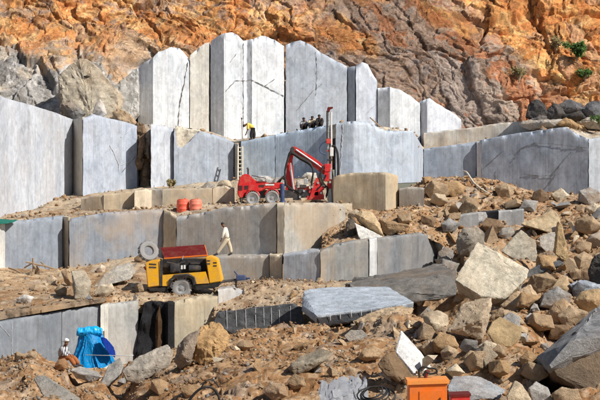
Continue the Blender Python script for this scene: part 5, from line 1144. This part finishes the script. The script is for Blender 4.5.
bm = bmesh.new(); tube(bm, [K(236, 279.5, .05), K(236, 296, .05)], .05, 8); box(bm, K(236, 296.3, .05), (.25, .25, .05)); K.part('support_leg', bm, 'dark')

# --- loose tyre leaning on the wall
T = L('tyre', 148.3, 261.5, 81.5, 'big dusty grey tyre leaning against the stained wall', 'tyre')
bm = bmesh.new(); r = 10.3 * T.k; w_ = .17
lathe_y(bm, (0, 0, 0), [(r * .5, -w_ * .75), (r * .72, -w_), (r * .92, -w_ * .9), (r, -w_ * .5), (r, w_ * .5), (r * .92, w_ * .9), (r * .72, w_), (r * .5, w_ * .75), (r * .47, 0)], 36)
ca = T.part('casing', bm, 'tyre', smooth=35); ca.location = T(148.3, 251.2, 0); ca.rotation_euler = (math.radians(-16), 0, math.radians(24))
bm = bmesh.new()
for k in range(30):
    a = 2 * math.pi * k / 30; box(bm, (math.cos(a) * r, 0, math.sin(a) * r), (.03, .26, .05), Matrix.Rotation(-a, 3, 'Y') @ Matrix.Rotation(.5 if k % 2 else -.5, 3, 'X'))
tr = bm_obj('tread', bm, M['tyre'], ca)

# --- red drums
for px, mat, lb, d in ((183, 'drum', 'bright red plastic drum on the terrace, left of the pair', 90.4), (195.7, 'drum2', 'paler faded red plastic drum, right of the pair', 90.2)):
    Dm = L('drum', px, 213.5, d, lb, 'drum', None)
    bm = bmesh.new(); rr = 6.2 * Dm.k; hh = 14 * Dm.k; pts = []; rad = []
    for t, f in ((0, .86), (.03, .97), (.1, 1), (.3, 1), (.32, 1.03), (.36, 1.03), (.38, 1), (.62, 1), (.64, 1.03), (.68, 1.03), (.7, 1), (.88, 1), (.95, .95), (1, .82)): pts.append((0, 0, hh * t)); rad.append(rr * f)
    tube(bm, pts, rad, 24); Dm.part('barrel', bm, mat, smooth=40)
    bm = bmesh.new(); tube(bm, [(0, 0, hh), (0, 0, hh + .03)], rr * .75, 20); tube(bm, [(rr * .4, -.1, hh + .02), (rr * .4, -.1, hh + .09)], .05, 10); Dm.part('lid', bm, mat, smooth=40)

# --- ladder
Ld = L('ladder', 240, 180, 100.2, 'pale wooden ladder leaning on the blue grey block', 'ladder')
top_off = .9
def lp(x, y): return Ld(x, y, top_off * (180 - y) / 36)
for a, b in (((237.8, 180), (237.4, 146)), ((242.6, 180), (242.0, 146))):
    bm = bmesh.new(); tube(bm, [lp(*a), lp(*b)], .055, 6); Ld.part('rail', bm, 'pale')
for k in range(8):
    y = 176 - k * 4.1; bm = bmesh.new(); tube(bm, [lp(237.7, y), lp(242.4, y)], .04, 6); Ld.part('rung', bm, 'pale')

# --- orange cabinet
O = L('cabinet', 429, 412, 30, 'orange metal cabinet with a lid lightened as if sunlit at the bottom edge', 'cabinet')
bm = bmesh.new(); prism(bm, O.xz([(409, 385), (447, 384), (447, 412), (409, 412)]), -.02, .5); bev(bm, .012); O.part('casing', bm, 'orange')
bm = bmesh.new(); prism(bm, O.xz([(406.5, 380.5), (449, 379), (449, 383.8), (406.5, 385.3)]), -.06, .56); bev(bm, .012); O.part('lid', bm, 'orange_lit')
bm = bmesh.new(); prism(bm, O.xz([(419, 391), (443, 390), (443, 412), (419, 412)]), -.035, -.01); bev(bm, .006); O.part('door', bm, 'orange')
bm = bmesh.new(); box(bm, O(440, 400, -.05), (.02, .03, .1)); O.part('handle', bm, 'dark')
H = L('hose', 428, 378, 30.2, 'short black hose curled on the cabinet lid', 'hose')
bm = bmesh.new(); hose(bm, [H(420, 378, .1), H(419.5, 371, .1), H(424, 367.5, .1), H(430, 369, .1), H(436, 369.5, .1), H(437, 373, .1), H(431, 374.5, .1), H(426, 372.5, .1), H(424, 377, .1)], .022); H.part('loop', bm, 'black', smooth=60)
bm = bmesh.new(); tube(bm, [H(426, 379, .12), H(427, 371, .12)], .035, 10); tube(bm, [H(426.6, 373, .12), H(430, 373, .12)], .03, 8); H.part('fitting', bm, 'maroon', smooth=40)
Rb = L('crate', 462, 412, 31, 'flat red box at the bottom edge right of the orange cabinet', 'box')
bm = bmesh.new(); prism(bm, Rb.xz([(451, 396.5), (470, 395.5), (470, 412), (451, 412)]), 0, .45); bev(bm, .012); Rb.part('casing', bm, 'red')
bm = bmesh.new(); prism(bm, Rb.xz([(450, 394.8), (471, 393.8), (471, 396.2), (450, 397.2)]), -.02, .47); Rb.part('lid', bm, 'maroon')

# --- hose coil and silver sheet
Hc = L('hose_coil', 376, 402, 33, 'coil of black hose at the bottom edge left of the cabinet', 'hose')
bm = bmesh.new(); rr_ = random.Random(3)
for k in range(7):
    a0 = rr_.uniform(0, 6); ring = []; cx_ = rr_.uniform(-4, 4)
    for j in range(25):
        a = a0 + j / 24 * 6.0; ring.append(Hc(376 + cx_ + (19 - k * 1.5) * math.cos(a) + rr_.uniform(-.3, .3), 396 - (7.5 - k * .5) * math.sin(a + .1 * k) - k * .5, .30 * math.sin(a) + .02 * k))
    tube(bm, ring, .017, 6)
Hc.part('loops', bm, 'black', smooth=60)
def sheet(Lo, name, grid, mat, seed, amp, thick=.012, sub=6):
    g0 = np.array([[tuple(Lo(*p)) for p in row] for row in grid], dtype=float); nr, nc = g0.shape[:2]
    tr, tc = np.linspace(0, nr - 1, (nr - 1) * sub + 1), np.linspace(0, nc - 1, (nc - 1) * sub + 1)
    a = np.stack([np.stack([np.interp(tc, range(nc), g0[r, :, k]) for k in range(3)], -1) for r in range(nr)])
    b = np.stack([np.stack([np.interp(tr, range(nr), a[:, c, k]) for k in range(3)], -1) for c in range(len(tc))], 1)
    U = np.arange(len(tc))[None] * np.ones((len(tr), 1)); W = np.arange(len(tr))[:, None] * np.ones((1, len(tc)))
    f0 = 6.0 / sub
    fold = (np.abs(fbm(U * .30 * f0 + W * .10 * f0, W * .04 * f0 - U * .04, seed, 2) - .5) * -4 + .5) + (np.abs(fbm(U * .25 * f0 - W * .25 * f0, W * .3 * f0, seed + 8, 2) - .5) * -1.3 + .2)
    b[..., 1] += fold * amp; b[..., 2] += fold * amp * .4; b[..., 0] += (fbm(U * .3, W * .3, seed + 3) - .5) * amp * .8
    n, m = len(tr), len(tc); vs_ = b.reshape(-1, 3); fs = [(i * m + j, i * m + j + 1, (i + 1) * m + j + 1, (i + 1) * m + j) for i in range(n - 1) for j in range(m - 1)]
    bm = bmesh.new(); bv = [bm.verts.new(v) for v in vs_]
    for f in fs: bm.faces.new([bv[i] for i in f])
    bmesh.ops.solidify(bm, geom=list(bm.faces), thickness=thick)
    return Lo.part(name, bm, mat, smooth=50)
Sv = L('plastic_sheet', 340, 404, 37, 'crumpled silver plastic sheet at the bottom edge', 'plastic sheet')
sheet(Sv, 'sheet', [[(320, 390, .9), (332, 383, 1.2), (345, 384, 1.2), (358, 386, 1.1), (370, 385, 1.2)], [(318, 396, .2), (332, 394, .3), (345, 393, .4), (357, 394, .3), (366, 394, .3)], [(324, 408, -.3), (334, 408, -.3), (345, 408, -.3), (356, 408, -.3), (364, 408, -.3)]], 'foil', 5, .5, .012, 10)
Ho = L('hose', 207, 402, 40, 'black hose looping out of the foreground earth', 'hose')
bm = bmesh.new(); hose(bm, [Ho(188, 402, -.1), Ho(196, 392, -.1), Ho(204, 387, -.1), Ho(212, 388, 0), Ho(218, 396, .1), Ho(220, 406, .1)], .035); hose(bm, [Ho(200, 390, 0), Ho(206, 381, 0), Ho(213, 381, .1), Ho(219, 388, .1)], .02); Ho.part('loop', bm, 'black', smooth=60)

# --- blue tarpaulin
Tb = L('tarpaulin', 92, 366, 68, 'bright blue tarpaulin draped and rolled at the top against the grey wall', 'tarpaulin')
def drape():
    nu, nt = 150, 46; bm = bmesh.new(); g = []
    for j in range(nt):
        t = j / (nt - 1); row = []
        x0 = 77.5 - 8.5 * t ** 1.6 + 2.5 * max(0, t - .8) * 5; x1 = 100.5 + 15.5 * t ** 1.1; yb = 366.5 - 34.5 * (1 - t)
        for i in range(nu):
            u = i / (nu - 1); q = u * 4.5 + .5 * math.sin(t * 2.3 + u * 4) + .35 * mn.noise(Vector((u * 5, t * 2, 1)))
            n1 = abs(mn.noise(Vector((q * 1.0, t * .7, 3)))) ; n2 = abs(mn.noise(Vector((q * 2.3 + t * 1.5, t * 1.6, 9)))); n3 = abs(mn.noise(Vector((u * 14 + t * 9, t * 11 - u * 4, 5))))
            f = (.05 + .38 * t) * (1 - 2.2 * n1) + (.02 + .07 * t) * (1 - 2.4 * n2) + .04 * (1 - 2 * n3)
            bulge = math.sin(math.pi * (.08 + .84 * u)) ** .7
            d = .75 - (.62 + .75 * t ** 1.3) * bulge - f * .75
            row.append(bm.verts.new(Tb(x0 + (x1 - x0) * u + (.5 * mn.noise(Vector((u * 7, t * 6, 7)))), yb + (2.0 * t * mn.noise(Vector((u * 6, 0, 4))) if t > .5 else 0) + 3.5 * t * (u - .35) ** 2 * -2, d)))
        g.append(row)
    for j in range(nt - 1):
        for i in range(nu - 1): bm.faces.new((g[j][i], g[j][i + 1], g[j + 1][i + 1], g[j + 1][i]))
    bmesh.ops.solidify(bm, geom=list(bm.faces), thickness=.012)
    Tb.part('drape', bm, 'tarp', smooth=40)
drape()
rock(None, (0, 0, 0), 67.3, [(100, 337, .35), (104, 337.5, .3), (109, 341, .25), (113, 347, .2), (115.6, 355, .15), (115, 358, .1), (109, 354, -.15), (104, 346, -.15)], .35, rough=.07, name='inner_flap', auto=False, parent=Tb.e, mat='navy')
bm = bmesh.new(); rl = random.Random(8)
tube(bm, [Tb(76.2 + 25.5 * t, 331.2 + .7 * math.sin(t * 5), .12 + .15 * t) for t in np.linspace(0, 1, 40)], [(.215 + .006 * math.sin(k * .5) + .008 * abs(math.sin(k * 1.3)) + rl.uniform(-.006, .006)) * (.8 if k in (0, 39) else 1) for k in range(40)], 20)
cen = Tb(89, 331.5, .2)
for v in bm.verts:
    r_ = Vector((0, v.co.y - cen.y, v.co.z - cen.z)); e_ = abs(v.co.x - cen.x) / (12.7 * Tb.k)
    v.co += r_ * (-.25 * e_ ** 3 + .16 * (.45 - abs(mn.noise(Vector((v.co.x * 3.2 + r_.z * 5, r_.y * 4, r_.z * 6))) * 2.2)) + .12 * mn.noise(Vector((v.co.x * 9, r_.y * 9, r_.z * 9)))); v.co.z += .05 * mn.noise(Vector((v.co.x * 1.7, 2, 4))) - .06 * e_ ** 2
Tb.part('roll', bm, 'tarp', smooth=60)
bm = bmesh.new(); tube(bm, [Tb(79, 366, .9), Tb(79, 333, .9)], .05, 6); tube(bm, [Tb(101, 366, 1.0), Tb(101, 333, 1.0)], .05, 6); Tb.part('post', bm, 'wood')
Pp = L('pipe', 100, 356, 66.4, 'thin grey pipe running in front of the blue tarpaulin', 'pipe')
bm = bmesh.new(); tube(bm, [Pp(86, 355, 0), Pp(100, 355.4, 0), Pp(120, 355.8, 0), Pp(133, 356, .2)], .018, 6); Pp.part('tube', bm, 'steel', smooth=60)

# --- rods, timber, cloth
Rd = L('rod', 376, 131, 100.6, 'long pale rod with a dark clamp lying on the light blue block', 'rod')
bm = bmesh.new(); tube(bm, [Rd(369.5, 118.5, -1.0), Rd(378, 125, -.3), Rd(386, 130.3, .6)], .045, 7); Rd.part('bar', bm, 'wood')
bm = bmesh.new(); box(bm, Rd(386.5, 131, .2), (.35, .3, .38), Matrix.Rotation(.5, 3, 'Y'), .05); tube(bm, [Rd(386, 133, .1), Rd(385, 136.5, .0)], .06, 7); Rd.part('clamp', bm, 'blue')
rock('small sandy heap lying behind the rod on the light blue block', (0.60, 0.50, 0.38), 101.4, [(388, 132), (398, 130.5), (410, 132), (411, 137), (400, 136)], .8, rough=.05)
Cp = L('cable', 478, 192, 98.4, 'thick pale cable trailing down the upper slope', 'cable')
bm = bmesh.new(); hose(bm, [Cp(465, 171, .8), Cp(468, 173, .4), Cp(473, 183, -.6), Cp(480, 190, -1.4), Cp(487, 195, -2.2)], .06); Cp.part('line', bm, 'pale', smooth=60)
Tm = L('broken_timber', 33, 276, 84.6, 'broken dark timber standing in rubble before the blue grey block', 'timber')
for a, b, r_ in (((33, 279, 0), (33, 258, 0), .07), ((26, 262, -.1), (40, 266, .1), .05), ((36, 264, -.2), (54, 269, .1), .05), ((24, 268, .1), (33, 263, -.1), .04), ((8, 268, .2), (22, 273, -.2), .05), ((40, 262, .2), (46, 268, -.1), .04)):
    bm = bmesh.new(); tube(bm, [Tm(*a), Tm((a[0] + b[0]) / 2 + .6, (a[1] + b[1]) / 2 - .5, (a[2] + b[2]) / 2), Tm(*b)], [r_, r_ * 1.1, r_ * .8], 6); Tm.part('plank', bm, 'wood')
Gc = L('cloth', 6, 222, 86, 'strip of green cloth lying on the block edge at far left', 'cloth')
sheet(Gc, 'sheet', [[(-8, 219, .6), (4, 219.5, .6), (16, 220, .5)], [(-8, 222, -.1), (4, 222, -.1), (15, 221.6, -.05)], [(-8, 224, -.15), (4, 223.6, -.15), (12, 222.8, -.12)]], 'green', 9, .06)
St = L('pole', 242, 139, 102.4, 'thin upright pole beside the worker in yellow', 'pole')
bm = bmesh.new(); tube(bm, [St(241.6, 118), St(242.4, 139.5)], [.025, .03], 7); St.part('shaft', bm, 'wood'); bm = bmesh.new(); box(bm, St(241.7, 118.5), (.1, .1, .12), bevel=.02); St.part('head', bm, 'dark')

# ------------------------------------------------------------------ people
def skin(name, Lo, nodes, edges, mat, parent=None, sub=2):
    """one continuous body grown round a skeleton: nodes name -> (px,py,depth,radius)"""
    keys = list(nodes); me = bpy.data.meshes.new(name)
    me.from_pydata([tuple(Lo(*nodes[k][:3])) for k in keys], [(keys.index(a), keys.index(b)) for a, b in edges], [])
    o = link(name, me, M[mat], parent or Lo.e)
    md = o.modifiers.new('skin', 'SKIN'); md.use_smooth_shade = True
    for k, v in zip(keys, me.skin_vertices[0].data):
        rr = nodes[k][3]; v.radius = (rr, rr) if not hasattr(rr, '__len__') else rr; v.use_root = False
    me.skin_vertices[0].data[0].use_root = True
    sb = o.modifiers.new('sub', 'SUBSURF'); sb.levels = sb.render_levels = sub
    return o

def person(Lo, J, shirt, trousers, hair='hair', hat=None, sleeve=True):
    """J joints in photo pixels: pelvis chest neck head, elbow/hand/knee/foot x2, shoulder/hip x2"""
    N = {k: v for k, v in J.items()}
    b = {'pelvis': (*N['pelvis'], .11), 'chest': (*N['chest'], .12), 'neck': (*N['neck'], .055), 'jaw': (*N['jaw'], .085), 'head': (*N['head'], .10), 'crown': (*N['crown'], .07)}
    ed = [('pelvis', 'chest'), ('chest', 'neck'), ('neck', 'jaw'), ('jaw', 'head'), ('head', 'crown')]
    for s in 'ab':
        b['sh' + s] = (*N['sh' + s], .065); b['el' + s] = (*N['el' + s], .045); b['ha' + s] = (*N['ha' + s], .032)
        b['hip' + s] = (*N['hip' + s], .085); b['kn' + s] = (*N['kn' + s], .06); b['an' + s] = (*N['an' + s], .042); b['to' + s] = (*N['to' + s], .04)
        ed += [('chest', 'sh' + s), ('sh' + s, 'el' + s), ('el' + s, 'ha' + s), ('pelvis', 'hip' + s), ('hip' + s, 'kn' + s), ('kn' + s, 'an' + s), ('an' + s, 'to' + s)]
    body = skin('body', Lo, b, ed, 'skin')
    up = {k: b[k] for k in ('pelvis', 'chest', 'sha', 'shb', 'ela', 'elb')}
    up['pelvis'] = (*N['pelvis'], .175); up['chest'] = (*N['chest'], .20)
    cn = tuple(.5 * (p + q) for p, q in zip(N['chest'], N['neck'])); up['collar'] = (*cn, .10)
    ue = [('pelvis', 'chest'), ('chest', 'collar')]
    for s in 'ab':
        e, h = N['el' + s], N['ha' + s]; up['sh' + s] = (*N['sh' + s], .115); up['el' + s] = (*e, .09)
        up['cu' + s] = (*[p + (q - p) * .75 for p, q in zip(e, h)], .06) if sleeve else (*[p + (q - p) * .05 for p, q in zip(e, h)], .07)
        ue += [('chest', 'sh' + s), ('sh' + s, 'el' + s), ('el' + s, 'cu' + s)]
    skin('shirt', Lo, up, ue, shirt)
    lo = {'pelvis': (*N['pelvis'], .14)}; le = []
    for s in 'ab':
        lo['hip' + s] = (*N['hip' + s], .145); lo['kn' + s] = (*N['kn' + s], .12); lo['an' + s] = (*N['an' + s], .105)
        le += [('pelvis', 'hip' + s), ('hip' + s, 'kn' + s), ('kn' + s, 'an' + s)]
    skin('trousers', Lo, lo, le, trousers)
    hd = Lo(*N['head']); cr = Lo(*N['crown'])
    bm = bmesh.new(); bmesh.ops.create_icosphere(bm, subdivisions=2, radius=.125 if hat else .112)
    up_v = (cr - Lo(*N['jaw'])).normalized()
    for v in bm.verts:
        if v.co.dot(up_v) < -.02: v.co -= up_v * v.co.dot(up_v) * .6; v.co *= .93
        v.co += up_v * .02
    if hat:
        q = up_v.orthogonal().normalized(); q2 = up_v.cross(q)
        n = 20; r0 = [bm.verts.new(q * math.cos(a) * .13 + q2 * math.sin(a) * .13) for a in [2 * math.pi * i / n for i in range(n)]]; r1 = [bm.verts.new(q * math.cos(a) * .175 + q2 * math.sin(a) * .175 - up_v * .015) for a in [2 * math.pi * i / n for i in range(n)]]
        for i in range(n): bm.faces.new((r0[i], r0[(i + 1) % n], r1[(i + 1) % n], r1[i]))
    hh = Lo.part('helmet' if hat else 'hair', bm, hat or hair, smooth=60); hh.location = (hd * .55 + cr * .45) if hat else (hd * .8 + cr * .2)
    for s in 'ab':
        h = Lo(*N['ha' + s]); dr = (h - Lo(*N['el' + s])).normalized(); sd_ = dr.cross(Vector((0, 1, .2))).normalized(); fw = dr.cross(sd_)
        bm = bmesh.new(); box(bm, h + dr * .045, (.075, .035, .1), dr.to_track_quat('Z', 'Y').to_matrix(), .012)
        for k, ln in enumerate((.065, .08, .075, .055)):
            p = h + dr * .085 + sd_ * (.03 - .02 * k); tube(bm, [p, p + dr * ln * .6 + fw * .008, p + dr * ln + fw * .03], [.010, .009, .007], 6)
        p = h + dr * .03 + sd_ * .035; tube(bm, [p, p + dr * .035 + sd_ * .025, p + dr * .07 + sd_ * .02], [.012, .011, .008], 6)
        Lo.part('hand', bm, 'skin')
        ft = Lo(*N['to' + s]); ak = Lo(*N['an' + s]); f = (ft - ak); f.z = 0
        bm = bmesh.new(); tube(bm, [ak + Vector((0, 0, -.02)) - f.normalized() * .07, ak + Vector((0, 0, -.04)) + f * .3, ft + Vector((0, 0, -.01)), ft + f.normalized() * .06], [.05, .062, .052, .03], 8); Lo.part('shoe', bm, 'dark', smooth=60)

W = L('person', 224, 255.5, 85.6, 'man in white shirt and pale trousers walking left along the step', 'person')
person(W, dict(pelvis=(226.8, 239, 0), chest=(225.6, 230.5, 0), neck=(224.2, 227, 0), jaw=(223.2, 225.8, -.02), head=(222.6, 224.8, 0), crown=(222.8, 223.2, 0),
               sha=(225, 229, -.2), shb=(225.4, 229, .2), ela=(223.3, 234.5, -.28), elb=(226.5, 235, .28), haa=(221.5, 239.5, -.22), hab=(224, 240, .2),
               hipa=(226.4, 240, -.1), hipb=(227.2, 240, .1), kna=(221.5, 246.8, -.12), knb=(230, 247, .12), ana=(216.8, 253.6, -.12), anb=(231, 253.2, .12), toa=(214.2, 254.9, -.13), tob=(228.6, 255, .12)), 'cream', 'khaki')
Bw = L('person', 252, 139.5, 103.5, 'worker in yellow shirt bending over on the blue grey block', 'person')
person(Bw, dict(pelvis=(253, 128.6, 0), chest=(249.2, 124, 0), neck=(246.6, 123.8, 0), jaw=(245.2, 125.2, 0), head=(244.6, 126, 0), crown=(243.6, 124.8, 0),
                sha=(248, 125, -.2), shb=(248, 125, .2), ela=(248, 129, -.22), elb=(247.5, 129.5, .22), haa=(246.4, 133, -.15), hab=(245.8, 133.5, .15),
                hipa=(253, 129.4, -.1), hipb=(253, 129.4, .1), kna=(251.2, 133.8, -.1), knb=(254.2, 133.8, .12), ana=(251.4, 138.4, -.1), anb=(253.8, 138.4, .12), toa=(249.6, 139.2, -.1), tob=(252, 139.2, .12)), 'yshirt', 'dcloth', sleeve=False)
SIT = [(304, 'dark haired worker in grey shirt sitting at the left of the trio', 'gcloth', 'dcloth', 0), (312, 'worker in pale dusty top sitting in the middle of the trio', 'khaki', 'dcloth', 1), (319.5, 'worker in black clothes sitting at the right of the trio', 'dcloth', 'dcloth', 0)]
for i, (px, lb, sh_, tr_, fl) in enumerate(SIT):
    by_ = 129.2 - (px - 304) * .19; q = L('person', px, by_, 102.2 - .3 * i, lb, 'person', None); m = -1 if fl else 1
    person(q, dict(pelvis=(px, by_ - 2, .25), chest=(px + .5 * m, by_ - 6.0, .2), neck=(px + .2 * m, by_ - 8, .12), jaw=(px - .2 * m, by_ - 9, .06), head=(px - .3 * m, by_ - 9.8, .07), crown=(px - .2 * m, by_ - 11.2, .08),
                   sha=(px - 2.2, by_ - 7, .15), shb=(px + 2.6, by_ - 7, .15), ela=(px - 3.4, by_ - 4.2, .0), elb=(px + 3.2, by_ - 4, .0), haa=(px - 2.0, by_ - 3.2, -.25), hab=(px + 1.6, by_ - 3.2, -.25),
                   hipa=(px - 1.4, by_ - 1.9, .2), hipb=(px + 1.4, by_ - 1.9, .2), kna=(px - 2.8, by_ - 4.2, -.2), knb=(px + 2.4, by_ - 4.4, -.2), ana=(px - 2.4, by_ - .4, -.32), anb=(px + 2, by_ - .4, -.32), toa=(px - 2.6, by_ - .1, -.46), tob=(px + 2.2, by_ - .1, -.46)), sh_, tr_)
Se = L('person', 64, 367, 66, 'seated worker with white helmet and striped shirt beside the tarpaulin', 'person')
person(Se, dict(pelvis=(61, 358, .1), chest=(63, 349.5, 0), neck=(65, 345.6, 0), jaw=(66.4, 344.2, -.05), head=(66.6, 342.4, -.02), crown=(66.2, 340, 0),
                sha=(62.5, 348, -.22), shb=(64.5, 348, .2), ela=(65.5, 353.5, -.3), elb=(67, 353.5, .2), haa=(70, 355.5, -.3), hab=(71, 355.5, .1),
                hipa=(61, 359, -.1), hipb=(62, 359, .12), kna=(70, 356, -.25), knb=(73, 357, .1), ana=(76, 364.5, -.28), anb=(79, 364.5, .05), toa=(79, 366, -.3), tob=(82, 366, .05)), 'stripe', 'ocloth', hat='white')
rock('brown orange stone heap the seated worker rests on', (0.40, 0.17, 0.06), 65.8, [(54, 366), (58, 360), (64, 358), (68, 362), (66, 369), (57, 371)], .7, rough=.06)
